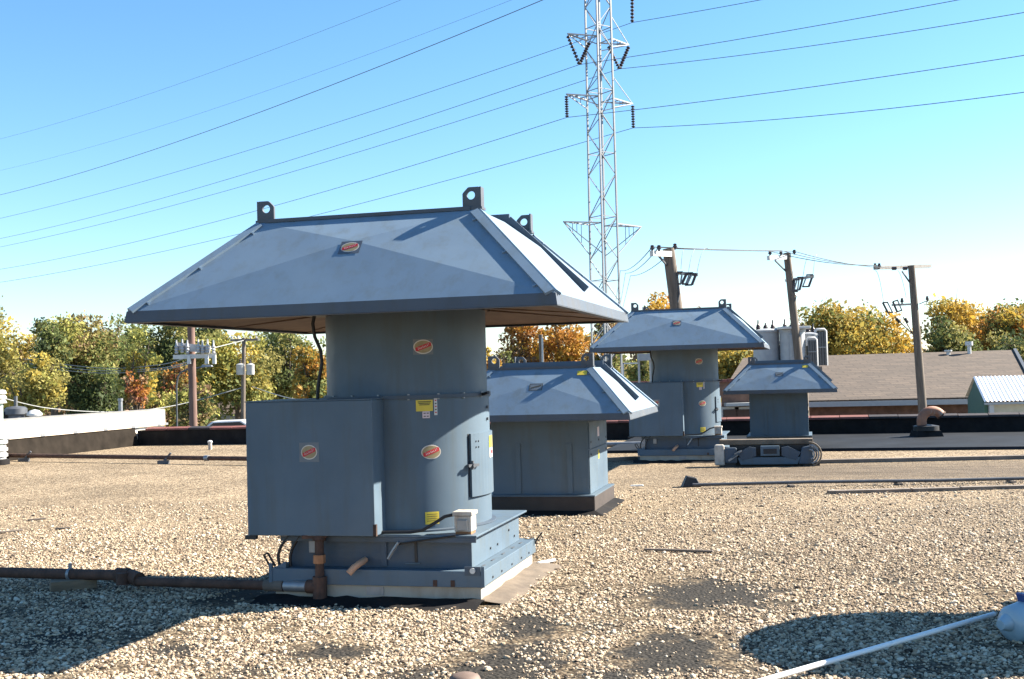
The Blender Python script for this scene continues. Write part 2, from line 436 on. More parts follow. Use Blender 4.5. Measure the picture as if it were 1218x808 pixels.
# rear parapet: tarred wall, clay coping tiles one by one
rp = thing('rear_parapet', 'low black tarred parapet with red coping along the far roof edge', 'parapet', (0, 0, 0), -TH)
PH = 0.44
MB().box(LEFT_U + 0.10, RIGHT_U, REAR_W, REAR_W + 0.3, -0.25, PH - 0.05).build('wall', M['bitumen'], rp)
u = LEFT_U + 0.35; k = 0
random.seed(3)
while u < 14.5:
    L = 0.62
    dz = random.uniform(-0.006, 0.006)
    mm = M['coping_dark'] if (u > 1.0 or random.random() < 0.1) else M['coping_red']
    MB().hexa([(u, REAR_W-0.05, PH-0.05+dz), (u+L-0.014, REAR_W-0.05, PH-0.05+dz), (u+L-0.014, REAR_W+0.36, PH-0.05+dz), (u, REAR_W+0.36, PH-0.05+dz)],
              [(u, REAR_W-0.04, PH-0.005+dz), (u+L-0.014, REAR_W-0.04, PH-0.005+dz), (u+L-0.014, REAR_W+0.15, PH+0.03+dz), (u, REAR_W+0.15, PH+0.03+dz)]).build('coping_tile', mm, rp)
    u += L; k += 1
# shiny dark membrane strip at the foot of the rear parapet
ms = MB()
wA = Lc(gnd(1100, 536)).y
uA = Lc(gnd(740, 530)).x
for i in range(30):
    a, b_ = uA + i * 0.9, uA + (i + 1) * 0.9
    ms.hexa([(a, wA, 0.004), (b_, wA, 0.004), (b_, REAR_W - 0.004, 0.004), (a, REAR_W - 0.004, 0.004)],
            [(a, wA + 0.02, 0.055), (b_, wA + 0.02, 0.055), (b_, REAR_W - 0.004, 0.075), (a, REAR_W - 0.004, 0.075)])
M['membrane'] = simple('dark_roof_membrane', (0.010, 0.013, 0.018), 0.75, var=0.4, scale=1.2, dirt=(0.03, 0.03, 0.032), dirt_amt=0.4, bump_s=0.3, bscale=4, spec=0.12)
mo = ms.build('membrane_strip', M['membrane']); mo.rotation_euler = (0, 0, -TH)
tag(mo, kind='structure')

# left parapet: white panels over a tan ledge over a tarred base
lp = thing('left_parapet', 'white parapet with tan ledge and dark tarred base at the left roof edge', 'parapet', (0, 0, 0), -TH)
wf, wn_ = REAR_W + 1.45, REAR_W - 16
MB().hexa([(LEFT_U, wn_, -0.2), (LEFT_U + 0.22, wn_, -0.2), (LEFT_U + 0.22, REAR_W - 0.05, -0.2), (LEFT_U, REAR_W - 0.05, -0.2)],
          [(LEFT_U, wn_, 0.46), (LEFT_U + 0.05, wn_, 0.46), (LEFT_U + 0.05, REAR_W - 0.05, 0.46), (LEFT_U, REAR_W - 0.05, 0.46)]).build('base', M['tar_brown'], lp)
MB().box(LEFT_U - 0.3, LEFT_U - 0.001, wn_, wf, -0.2, 0.86).build('wall', M['parapet_white'], lp)
MB().box(LEFT_U - 0.34, LEFT_U + 0.03, wn_, wf, 0.865, 0.905).build('cap', M['grey_roof'], lp)
w = wn_; k = 0
while w < wf - 0.2:
    L = min(1.22, wf - w)
    MB().box(LEFT_U + 0.001, LEFT_U + 0.035, w + 0.004, w + L - 0.006, 0.535, 0.862).build('panel', M['parapet_white'], lp)
    MB().box(LEFT_U + 0.001, LEFT_U + 0.085, w, w + L - 0.02, 0.463, 0.53).build('ledge', M['ledge_tan'], lp)
    MB().box(LEFT_U + 0.086, LEFT_U + 0.094, w + L - 0.09, w + L + 0.05, 0.465, 0.525).build('joint_plate', M['galv'], lp)
    w += L

# the neighbouring roof that the fans beyond the left parapet stand on
nr = MB().box(LEFT_U - 16, LEFT_U - 0.36, REAR_W - 10, REAR_W + 2.5, STREET, 0.3).build('neighbouring_roof', M['grey_roof'])
nr.rotation_euler = (0, 0, -TH); tag(nr, kind='structure')

# ------------------------------------------------------------------ roof ventilators
def emblem(mp, parent, w, h, plate=None, pw=0.0, ph=0.0):
    """oval badge: rim, tan field, red diagonal band and white script; mp(x, y, off) maps onto the surface"""
    def disc(sx, sy, off, n=28, c=(0, 0)):
        m = MB()
        pts = [mp(c[0], c[1], off)]
        for rr in (0.5, 1.0):
            pts += [mp(c[0] + sx * rr * math.cos(2*math.pi*k/n), c[1] + sy * rr * math.sin(2*math.pi*k/n), off) for k in range(n)]
        fs = [(0, 1 + k, 1 + (k+1) % n) for k in range(n)]
        fs += [(1 + k, 1 + n + k, 1 + n + (k+1) % n, 1 + (k+1) % n) for k in range(n)]
        return m.add(pts, fs)
    def grid(pts2, off):
        m = MB(); n = len(pts2)
        m.add([mp(x, y, off) for x, y in pts2], [(2*i, 2*i+2, 2*i+3, 2*i+1) for i in range(n // 2 - 1)])
        return m
    if plate:
        m = MB(); nn = 8
        pts = [(-pw/2 + pw * i / nn, s * ph/2) for i in range(nn + 1) for s in (-1, 1)]
        e = grid(pts, 0.0025).build('emblem', plate, parent)
        disc(w/2, h/2, 0.004).build('rim', M['rim'], e)
    else:
        e = disc(w/2, h/2, 0.004).build('emblem', M['rim'], parent)
    disc(w/2*0.9, h/2*0.86, 0.0055).build('field', M['tan'], e)
    # red band from lower left to upper right, clipped by the oval
    pts = []
    for i in range(13):
        t = -0.80 + 1.6 * i / 12
        x = w/2 * t; mid = h/2 * 0.52 * t
        for s in (-1, 1):
            y = mid + s * h * 0.15
            lim = h/2 * 0.84 * math.sqrt(max(0, 1 - (t * 0.97)**2))
            pts.append((x, max(-lim, min(lim, y))))
    grid(pts, 0.0068).build('band', M['red'], e)
    # flowing white script along the band
    path = []
    hs = [1.5, 0.5, 0.55, 1.1, 0.5, 0.5, 1.3, 1.3]
    for i, q in enumerate(hs):
        t0 = -0.62 + i * 0.155
        for du, v in ((0.0, -0.35), (0.05, q), (0.075, q * 0.9), (0.095, -0.35)):
            t = t0 + du; path.append((w/2 * t, h/2 * 0.52 * t + v * h * 0.085 - h * 0.01))
    th = w * 0.013; p2 = []
    for x, y in path: p2 += [(x, y - th * 1.3), (x + th * 0.6, y + th * 1.3)]
    grid(p2, 0.008).build('script', M['white'], e)
    return e

def lug_mesh(inner, depth_sign):
    """lifting lug: chamfered plate with a round hole and an outer return flange; inner = +1 when the chamfer is on +u"""
    m = MB(); hw, hh, cz, r, n = 0.062, 0.15, 0.092, 0.03, 32
    def outer(a):
        c, s = math.cos(a), math.sin(a)
        best = 9
        for nx, nz, d in ((1, 0, hw), (-1, 0, hw), (0, 1, hh - cz), (0, -1, cz), (inner * 0.7071, 0.7071, (hw + hh - cz) * 0.7071 - 0.03)):
            q = nx * c + nz * s
            if q > 1e-6: best = min(best, d / q)
        return best * c, best * s
    t = 0.02
    for y in (0, t * depth_sign):
        for k in range(n):
            a = 2 * math.pi * k / n
            ox, oz = outer(a)
            m.v += [(r * math.cos(a), y, cz + r * math.sin(a)), (ox, y, cz + oz)]
    for k in range(n):
        k2 = (k + 1) % n
        a, b, c, d = 2*k, 2*k+1, 2*k2+1, 2*k2
        o = 2 * n
        m.f += [(a, b, c, d), (o+d, o+c, o+b, o+a), (a, d, o+d, o+a), (b, o+b, o+c, c)]
    fx = -inner * hw
    m.box(min(fx, fx - inner*0.012), max(fx, fx - inner*0.012), min(0, 0.08*depth_sign), max(0, 0.08*depth_sign), 0, hh)
    m.box(-hw - 0.02, hw + 0.02, min(-0.01*depth_sign, 0.09*depth_sign), max(-0.01*depth_sign, 0.09*depth_sign), -0.01, 0.008)
    return m

def hood(root, a, b, zb, zt, ta, tb, ztop, brk=0.040, seam_h=0.045):
    cor = [(-1, -1), (1, -1), (1, 1), (-1, 1)]
    E = [Vector((sx * a, sy * b, zt)) for sx, sy in cor]
    T = [Vector((sx * ta, sy * tb, ztop)) for sx, sy in cor]
    for i in range(4):
        j = (i + 1) % 4
        P0, P1, P2, P3 = E[i], E[j], T[j], T[i]
        n = (P1 - P0).cross(P3 - P0).normalized()
        L0, L1 = (P1 - P0).length, (P2 - P3).length
        t = L0 / (L0 + L1)
        C = (P0 + P1) / 2 * (1 - t) + (P2 + P3) / 2 * t + n * brk
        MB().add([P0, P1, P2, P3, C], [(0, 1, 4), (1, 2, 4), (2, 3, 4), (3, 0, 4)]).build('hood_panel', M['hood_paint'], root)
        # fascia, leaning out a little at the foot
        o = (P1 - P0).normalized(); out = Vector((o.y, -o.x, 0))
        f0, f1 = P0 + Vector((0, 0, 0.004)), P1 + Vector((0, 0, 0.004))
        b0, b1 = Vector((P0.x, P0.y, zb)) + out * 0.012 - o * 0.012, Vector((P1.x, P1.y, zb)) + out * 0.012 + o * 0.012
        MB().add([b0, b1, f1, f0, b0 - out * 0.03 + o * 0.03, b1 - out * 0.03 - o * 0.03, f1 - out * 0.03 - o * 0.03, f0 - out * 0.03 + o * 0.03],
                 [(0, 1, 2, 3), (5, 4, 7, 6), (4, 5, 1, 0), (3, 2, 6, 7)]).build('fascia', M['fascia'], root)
        # bottom flange lip of the fascia
        i0, i1, dz_ = b0 - out * 0.06 + o * 0.06, b1 - out * 0.06 - o * 0.06, Vector((0, 0, -.006))
        t_ = Vector((0, 0, -.0015))
        MB().add([b0 + t_, b1 + t_, i1 + t_, i0 + t_, b0 + dz_, b1 + dz_, i1 + dz_, i0 + dz_],
                 [(0,1,2,3),(7,6,5,4),(4,5,1,0),(6,7,3,2)]).build('fascia_lip', M['fascia'], root)
        # hip trim on both faces of the hip at corner i
        tr = MB()
        for Q0, Q1 in ((E[i], E[j]), (E[i], E[i - 1])):
            d = (T[i] - E[i]).normalized(); e = (Q1 - Q0).normalized()
            p = (e - d * e.dot(d)).normalized()
            nn = d.cross(p).normalized()
            if nn.z < 0: nn = -nn
            top = T[i] - d * 0.02
            tr.slab([E[i] + d*0.02, E[i] + d*0.02 + p * 0.06, top + p * 0.06, top], nn, 0.02)
            for q in (0.12, 0.5, 0.9):
                c = E[i].lerp(T[i], q) + p * 0.065
                tr.bar(c - p * 0.012 + nn * 0.010, c + p * 0.022 + nn * 0.010, 0.010, 0.014, nn)
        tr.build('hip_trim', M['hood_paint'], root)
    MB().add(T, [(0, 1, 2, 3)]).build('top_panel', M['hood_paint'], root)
    # thin raised edge of the flat top along the front and back
    for s in (-1, 1):
        MB().box(-ta + 0.05, ta - 0.05, s * tb - 0.015, s * tb + 0.015, ztop - 0.004, ztop + 0.022).build('top_edge', M['fascia'], root)
    # standing seam that joins the two halves: over the top and down both ends
    MB().box(-ta - 0.03, ta + 0.03, -0.012, 0.012, ztop - 0.002, ztop + seam_h + 0.02).build('standing_seam', M['paint_dark'], root)
    for s in (-1, 1):
        A, Bp = Vector((s * ta, 0, ztop)), Vector((s * (a - 0.10), 0, zt + (ztop - zt) * 0.10 / (a - ta)))
        d = (Bp - A).normalized(); n = Vector((d.z * -s, 0, abs(d.x)))
        n = Vector((-d.z * (1 if d.x > 0 else -1), 0, abs(d.x))).normalized()
        A = A + d * 0.0
        pts = [A - Vector((0, .013, 0)), Bp - Vector((0, .013, 0)), Bp - Vector((0, .013, 0)) + n * (seam_h + brk * .4), A - Vector((0, .013, 0)) + n * (seam_h + brk * .4)]
        MB().slab(pts, (0, 1, 0), 0.026).build('standing_seam', M['paint_dark'], root)
    for sx, sy in cor:
        o = lug_mesh(-sx, -sy).build('lifting_lug', M['lug'], root)
        o.location = (sx * (ta - 0.045), sy * (tb - 0.005), ztop + 0.01)
    # soffit: sheets dished up towards the barrel, bounce light in their brown
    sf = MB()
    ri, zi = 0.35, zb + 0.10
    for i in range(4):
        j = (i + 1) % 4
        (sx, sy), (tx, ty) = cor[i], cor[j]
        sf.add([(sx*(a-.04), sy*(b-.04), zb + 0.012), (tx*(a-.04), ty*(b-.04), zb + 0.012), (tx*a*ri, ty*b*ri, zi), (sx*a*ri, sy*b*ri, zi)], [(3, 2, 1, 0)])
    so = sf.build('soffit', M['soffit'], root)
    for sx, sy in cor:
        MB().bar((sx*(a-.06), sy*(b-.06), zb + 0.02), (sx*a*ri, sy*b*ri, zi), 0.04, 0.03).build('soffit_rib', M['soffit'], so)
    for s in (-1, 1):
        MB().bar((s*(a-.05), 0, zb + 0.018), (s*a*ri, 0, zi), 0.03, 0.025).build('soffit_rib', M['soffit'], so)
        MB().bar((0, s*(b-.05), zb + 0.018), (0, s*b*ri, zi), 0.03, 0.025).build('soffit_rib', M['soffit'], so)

def cyl_map(r, ang, z):                # surface of the barrel, ang measured from the front towards +u
    def mp(x, y, off):
        t = ang + x / r
        return Vector(((r + off) * math.sin(t), -(r + off) * math.cos(t), z + y))
    return mp
def cyl_patch(r, ang, z, w, h, off=0.004, n=8):
    mp = cyl_map(r, ang, z); m = MB()
    m.add([mp(-w/2 + w*i/n, s*h/2, off) for i in range(n+1) for s in (-1, 1)], [(2*i, 2*i+2, 2*i+3, 2*i+1) for i in range(n)])
    return m
def flat_map(o, ex, ey):
    o, ex, ey = Vector(o), Vector(ex).normalized(), Vector(ey).normalized(); n = ex.cross(ey)
    return lambda x, y, off: o + ex * x + ey * y + n * off

def facet_point(a, b, zt, ta, tb, ztop, brk, q):
    """a point on the lowest facet of the front hood panel, q of the way up to the crossing of the creases, and the facet's own up direction"""
    t = a / (a + ta); n = Vector((0, -(ztop - zt), b - tb)).normalized()
    E0 = Vector((0, -b, zt)); C = E0.lerp(Vector((0, -tb, ztop)), t) + n * brk
    return E0.lerp(C, q), (C - E0).normalized()
U1 = dict(x=-0.8291, y=9.0676)
def tall_ventilator(name, label, loc, group):
    root = thing(name, label, 'roof ventilator', loc, -TH, group)
    a, b, zb, zt, ta, tb, ztop, r = 1.5234, 1.4741, 2.0285, 2.1005, 0.8321, 0.7953, 2.762, 0.6238
    hood(root, a, b, zb, zt, ta, tb, ztop)
    # badge on the front panel just under the crossing of the breaks
    n_s = Vector((0, tb - b, ztop - zt)); n_s = Vector((0, -(ztop - zt), -(b - tb))).normalized() * -1
    ey = Vector((0, b - tb, ztop - zt)).normalized(); ex = Vector((1, 0, 0))
    pos, ey = facet_point(a, b, zt, ta, tb, ztop, 0.040, 0.885)
    emblem(flat_map(pos, ex, ey), root, 0.135, 0.10, M['plate_dark'], 0.155, 0.128)
    # barrel
    MB().lathe([(r, 1.462), (r, 2.10)], 72).build('upper_barrel', M['paint'], root, True)
    fl = MB().lathe([(r + .004, 1.436), (r + .027, 1.436), (r + .027, 1.446), (r + .027, 1.463), (r + .004, 1.463)], 72).build('barrel_flange', M['paint_dark'], root, True)
    for k in range(18):
        t = 2 * math.pi * k / 18
        MB().lathe([(0.009, -0.022), (0.009, 0.022)], 8, ((r + .018) * math.sin(t), -(r + .018) * math.cos(t), 1.45)).build('bolt', M['galv'], fl)
    lo = MB().lathe([(r + .012, 0.47), (r + .012, 1.436)], 72).build('lower_barrel', M['paint'], root, True)
    MB().lathe([(r + .013, 0.472), (r + .045, 0.472), (r + .045, 0.482), (r + .013, 0.486)], 72).build('foot_flange', M['paint_dark'], lo, True)
    rl = r + .012
    PH0 = R(19.6)
    # access door, its latch and fixing marks
    dw, dh = 0.60, 0.47
    da, dz = PH0 + R(45) + dw / 2 / rl, 0.925
    mp = cyl_map(rl, da, dz); m = MB(); nn = 12
    pts = []
    for i in range(nn + 1):
        x = -dw/2 + dw * i / nn
        pts += [mp(x, -dh/2, 0.0), mp(x, -dh/2, 0.018), mp(x, dh/2, 0.018), mp(x, dh/2, 0.0)]
    fs = []
    for i in range(nn):
        q, p = 4*i, 4*i+4
        fs += [(q+1, p+1, p+2, q+2), (q, p, p+1, q+1), (q+2, p+2, p+3, q+3)]
    fs += [(0, 1, 2, 3), (4*nn+3, 4*nn+2, 4*nn+1, 4*nn)]
    door = m.add(pts, fs).build('access_door', M['paint'], root)
    cyl_patch(rl, PH0 + R(44.0), dz, 0.014, dh, 0.002, 2).build('gap', M['dark_gap'], door)
    cyl_patch(rl, da, dz - dh/2 - 0.004, dw, 0.008, 0.002).build('gap', M['dark_gap'], door)
    g = MB(); c = mp(-dw/2, 0, 0.03)
    e1 = mp(-dw/2 + 0.05, 0, 0.03) - c
    g.bar(c - e1, c + e1 * 1.3, 0.016, 0.02); g.bar(c - Vector((0, 0, .03)), c + Vector((0, 0, .035)), 0.014, 0.02)
    g.tube([mp(-dw/2, 0, 0.0), mp(-dw/2, 0, 0.05)], 0.016, 10)
    g.build('latch', M['lug'], door)
    for sx in (-1, 1):
        for sz in (-1, 1):
            p = mp(-dw/2 + 0.075 + sx*0.016, 0.155 + sz*0.022, 0.018)
            MB().bar(p, p + (mp(0, 0, 1) - mp(0, 0, 0)) * 0.004, 0.011, 0.011).build('rivet', M['lug'], door)
    for zz in (1.35, 1.26):
        p0 = cyl_map(rl, PH0 + R(71), zz)
        MB().tube([p0(0, 0, 0), p0(0, 0, 0.014)], 0.011, 8).build('bolt', M['lug'], lo)
    # stickers
    lb = cyl_patch(rl + .017, PH0 + R(74), 1.085, 0.10, 0.09).build('warning_label', M['yellow'], root)
    cyl_patch(rl + .017, PH0 + R(74), 1.00, 0.10, 0.075).build('warning_label', M['white'], root)
    cyl_patch(rl + .017, PH0 + R(74), 1.005, 0.05, 0.025, 0.006).build('print', M['red'], root.children[-1] if False else lb)
    emblem(cyl_map(r, PH0 + R(11.2), 1.815), root, 0.145, 0.105, M['plate_faded'], 0.15, 0.115)
    emblem(cyl_map(rl, PH0 + R(14.6), 1.045), root, 0.15, 0.105)
    yl = cyl_patch(rl, PH0 + R(10.8), 1.385, 0.125, 0.082).build('rating_label', M['yellow'], root)
    for k in range(3):
        cyl_patch(rl, PH0 + R(10.8), 1.413 - k * 0.011, 0.10 - 0.012 * k, 0.006, 0.0055).build('print', M['print'], yl)
    pk = cyl_patch(rl, PH0 + R(11.8), 1.318, 0.055, 0.05).build('pink_label', M['pink'], root)
    for sx, sy in ((-1, 1), (1, 1), (-1, -1), (1, -1)):
        cyl_patch(rl, PH0 + R(11.8) + sx * 0.018, 1.318 + sy * 0.011, 0.016, 0.007, 0.0055, 2).build('print', M['print'], pk)
    ws_ = cyl_patch(rl, PH0 + R(18.4), 1.375, 0.025, 0.125).build('strip_label', M['white'], root)
    for k in range(5):
        cyl_patch(rl, PH0 + R(18.4), 1.42 - k * 0.022, 0.014, 0.008, 0.0055, 2).build('print', M['print'] if k % 2 else M['red'], ws_)
    yb = cyl_patch(rl, PH0 + R(14.2), 0.565, 0.105, 0.09).build('notice_label', M['yellow'], root)
    for k in range(4):
        cyl_patch(rl, PH0 + R(14.2), 0.592 - k * 0.016, 0.08, 0.004, 0.0055).build('print', M['print'], yb)
    # motor housing on the front left of the barrel
    x0, x1, y0, y1, z0, z1 = -0.9523, 0.035, -0.8596, -0.20, 0.4735, 1.442
    mh = MB().box(x0, x1, y0, y1, z0, z1).build('motor_housing', M['paint'], root, bevel=0.006)
    MB().box(x0 - 0.004, x1 + 0.004, y0 - 0.006, y1, z1 + 0.001, z1 + 0.008).build('lid_edge', M['paint'], mh)
    MB().box(x0 - 0.03, x0 + 0.06, y0 + 0.01, y0 + 0.04, z0 - 0.03, z0 - 0.002).build('catch', M['black'], mh)
    MB().box(x1 - 0.012, x1 + 0.012, y0 - 0.004, y0 + 0.02, z0 + 0.001, z0 + 0.085).build('corner_clip', M['rust'], mh)
    emblem(flat_map((x0 + (x1 - x0) * 0.505, y0, 1.075), (1, 0, 0), (0, 0, 1)), root, 0.125, 0.105, M['plate_faded'], 0.155, 0.14)
    # base: plate, plenum, stepped cap, curb
    sa, sb, qa, qb, pa, pb, ca, cb = 0.751, 0.7475, 0.6919, 0.6892, 0.8057, 0.8012, 0.7813, 0.774
    bp = MB().box(-sa, sa, -sb, sb, 0.455, 0.4695).build('base_plate', M['paint'], root, bevel=0.003)
    MB().box(-sa + 0.004, sa - 0.004, -sb - 0.003, -sb + 0.008, 0.42, 0.454).build('lip', M['paint_dark'], bp)
    pl = MB().box(-qa, qa, -qb, qb, 0.2295, 0.4545).build('plenum', M['paint_dark'], root)
    MB().box(qa - 0.04, qa + 0.003, -qb + 0.003, qb - 0.003, 0.232, 0.452).build('side_sheet', M['paint'], pl)
    for w_, z_ in ((-0.2, 0.30), (0.0, 0.30), (0.35, 0.36), (0.52, 0.29)):
        MB().tube([(qa + 0.002, w_, z_), (qa + 0.012, w_, z_)], 0.009, 8).build('rivet', M['lug'], pl)
    sc = MB().box(-pa, pa, -pb, pb, 0.116, 0.229).build('step_cap', M['paint'], root, bevel=0.004)
    for sx in (-1, 1):
        MB().box(sx*pa - 0.012, sx*pa + 0.012, -pb - 0.006, -pb + 0.02, 0.118, 0.262).build('corner_tab', M['paint'], sc)
    MB().box(pa - 0.13, pa - 0.015, -pb - 0.008, -pb - 0.001, 0.20, 0.262).build('corner_plate', M['paint_dark'], sc)
    MB().lathe([(0.02, 0), (0.02, 0.012)], 14).build('plug', M['white'], sc).matrix_local = Matrix.Translation((pa - 0.07, -pb - 0.008, 0.235)) @ Matrix.Rotation(R(90), 4, 'X')
    for k, w_ in enumerate((-0.55, -0.3, 0.0, 0.3, 0.55)):
        MB().tube([(pa, w_, 0.15), (pa + 0.008, w_, 0.15)], 0.008, 8).build('rivet', M['lug'], sc)
        MB().box(qa + 0.045, qa + 0.06, w_ - 0.05, w_ + 0.02, 0.2292, 0.233).build('slot', M['lug'], sc)
    for x in (0.44, 0.57):
        MB().box(x, x + 0.03, -pb - 0.004, -pb, 0.12, 0.165).build('rust_run', M['rust'], sc)
    cu = MB().box(-ca, ca, -cb, cb, 0.0, 0.1155).build('curb', M['curb_cream'], root)
    MB().box(-0.07, 0.06, -cb - 0.006, -cb - 0.001, 0.045, 0.105).build('patch_plate', M['galv'], cu)
    # sloping flashing round the curb
    ap = {'front': M['bitumen'], 'right': M['tan_membrane'], 'back': M['bitumen'], 'left': M['bitumen']}
    def slope(p0, p1, o, out, nseg, m_):
        m = MB(); random.seed(int(abs(p0.x * 100)) + 1)
        rows = []
        for i in range(nseg + 1):
            q = p0.lerp(p1, i / nseg); jit = random.uniform(-0.03, 0.03)
            rows.append([q + Vector((0, 0, 0.03 + random.uniform(-.006, .012))) + o * 0.004, q + o * (out * 0.35) + Vector((0, 0, 0.024 + random.uniform(-.008, .012))), q + o * (out * 0.75 + jit) + Vector((0, 0, 0.012)), q + o * (out + jit) + Vector((0, 0, 0.0025))])
        m.add([p for r_ in rows for p in r_], [(4*i+k, 4*i+k+1, 4*i+k+5, 4*i+k+4) for i in range(nseg) for k in range(3)])
        return m.build('flashing', m_, root, True, angle=60)
    c4 = [Vector((-ca, -cb, 0)), Vector((ca, -cb, 0)), Vector((ca, cb, 0)), Vector((-ca, cb, 0))]
    slope(c4[1] + Vector((0, -.03, 0)), c4[2] + Vector((0, .05, 0)), Vector((1, 0, 0)), 0.23, 14, ap['right'])
    slope(c4[0] + Vector((-.1, 0, 0)), c4[1] + Vector((.03, 0, 0)), Vector((0, -1, 0)), 0.27, 18, ap['front'])
    slope(c4[3], c4[0], Vector((-1, 0, 0)), 0.2, 10, ap['left'])
    slope(c4[2], c4[3], Vector((0, 1, 0)), 0.2, 10, ap['back'])
    # junction box on the plate corner with its cable
    jb = MB().box(0.575, 0.70, -0.70, -0.57, 0.49, 0.60).build('junction_box', M['weathered_white'], root, bevel=0.004)
    MB().box(0.565, 0.71, -0.712, -0.56, 0.603, 0.632).build('lid', M['weathered_white'], jb, bevel=0.004)
    MB().box(0.60, 0.675, -0.716, -0.701, 0.50, 0.575).build('cover', M['galv'], jb, bevel=0.003)
    MB().box(0.58, 0.695, -0.69, -0.58, 0.47, 0.489).build('foot', M['rust_light'], jb)
    MB().tube([(0.575, -0.66, 0.61), (0.50, -0.685, 0.595), (0.42, -0.70, 0.545), (0.34, -0.715, 0.50), (0.25, -0.72, 0.487), (0.05, -0.72, 0.484), (-0.1, -0.70, 0.484)], 0.012, 8).build('cable', M['black'], root, True)
    MB().tube([(0.60, -0.755, 0.47), (0.42, -0.77, 0.445), (0.22, -0.76, 0.415), (0.16, -0.74, 0.40)], 0.007, 6).build('thin_cable', M['black'], root, True)
    MB().tube([(0.175, -0.76, 0.42), (0.13, -0.76, 0.36), (0.09, -0.75, 0.30)], 0.012, 6).build('cable_clip', M['galv'], root, True)
    MB().box(0.27, 0.29, -qb - 0.008, -qb - 0.001, 0.27, 0.42).build('bracket', M['black'], pl)
    MB().box(0.20, 0.31, -qb - 0.012, -qb - 0.001, 0.257, 0.265).build('bracket', M['paint'], pl)
    # hoses and catches at the left end
    for dx, bow in ((0, 0.10), (0.085, 0.075)):
        MB().tube([(-0.76 + dx + bow * (1 - (2 * t - 1)**2) * -0.5 + 0.10 * t, -0.74, 0.235 + 0.24 * t) for t in [i / 8 for i in range(9)]], 0.012, 8).build('hose', M['black'], root, True)
    g = MB(); g.bar((-0.815, -0.78, 0.23), (-0.87, -0.78, 0.32), 0.012); g.bar((-0.87, -0.78, 0.32), (-0.835, -0.78, 0.335), 0.012); g.bar((-0.835, -0.78, 0.335), (-0.78, -0.78, 0.24), 0.012)
    g.build('handle_loop', M['black'], root)
    MB().add([(-0.78, -0.79, 0.231), (-0.69, -0.79, 0.231), (-0.69, -0.79, 0.28), (-0.78, -0.70, 0.231), (-0.69, -0.70, 0.231)], [(0, 1, 2), (0, 2, 3), (1, 4, 2), (3, 2, 4)]).build('gusset', M['paint'], root)
    MB().tube([(-0.10, -0.72, 0.285), (-0.105, -0.80, 0.275), (-0.135, -0.845, 0.25), (-0.165, -0.87, 0.212)], 0.024, 12).build('drain_stub', M['copper_stub'], root, True)
    MB().box(-0.54, -0.48, -0.715, -0.692, 0.33, 0.46).build('control_box', M['galv'], root, bevel=0.003)
    MB().box(0.02, 0.06, -0.705, -0.692, 0.24, 0.455).build('strap', M['paint_dark'], root)
    MB().tube([(pa + 0.0, pb - 0.03, 0.19), (pa + 0.02, pb - 0.02, 0.23), (pa + 0.06, pb, 0.28)], 0.007, 6).build('wire_tail', M['black'], root)
    MB().tube([(pa - 0.08, pb - 0.05, 0.232), (pa + 0.05, pb - 0.05, 0.222)], 0.006, 6).build('wire_tail', M['black'], root)
    # black cable from the hood down to the housing
    MB().tube([(-0.56, -0.48, 2.08), (-0.575, -0.48, 2.02), (-0.565, -0.47, 1.92), (-0.525, -0.46, 1.82), (-0.515, -0.46, 1.72), (-0.545, -0.46, 1.58), (-0.56, -0.46, 1.44)], 0.014, 8).build('power_cable', M['black'], root, True)
    MB().box(-0.63, -0.45, -0.56, -0.30, 2.075, 2.115).build('damper_rod', M['black'], root)
    for k in (-1,):
        MB().bar((0.645, -0.12, 1.45), (0.70, -0.16, 1.462), 0.02).build('flange_clip', M['black'], fl)
    return root

u1 = tall_ventilator('roof_ventilator', 'large grey-blue hooded roof ventilator nearest the camera, square motor housing on its barrel', (U1['x'], U1['y'], 0), 'tall hooded roof ventilators')
u3 = copy_tree(u1)
u3.location = (3.079, 20.737, 0); u3.scale = (0.952, 0.952, 0.952)
u3['label'] = 'tall hooded ventilator with barrel and motor housing, standing far off before the red-capped parapet'

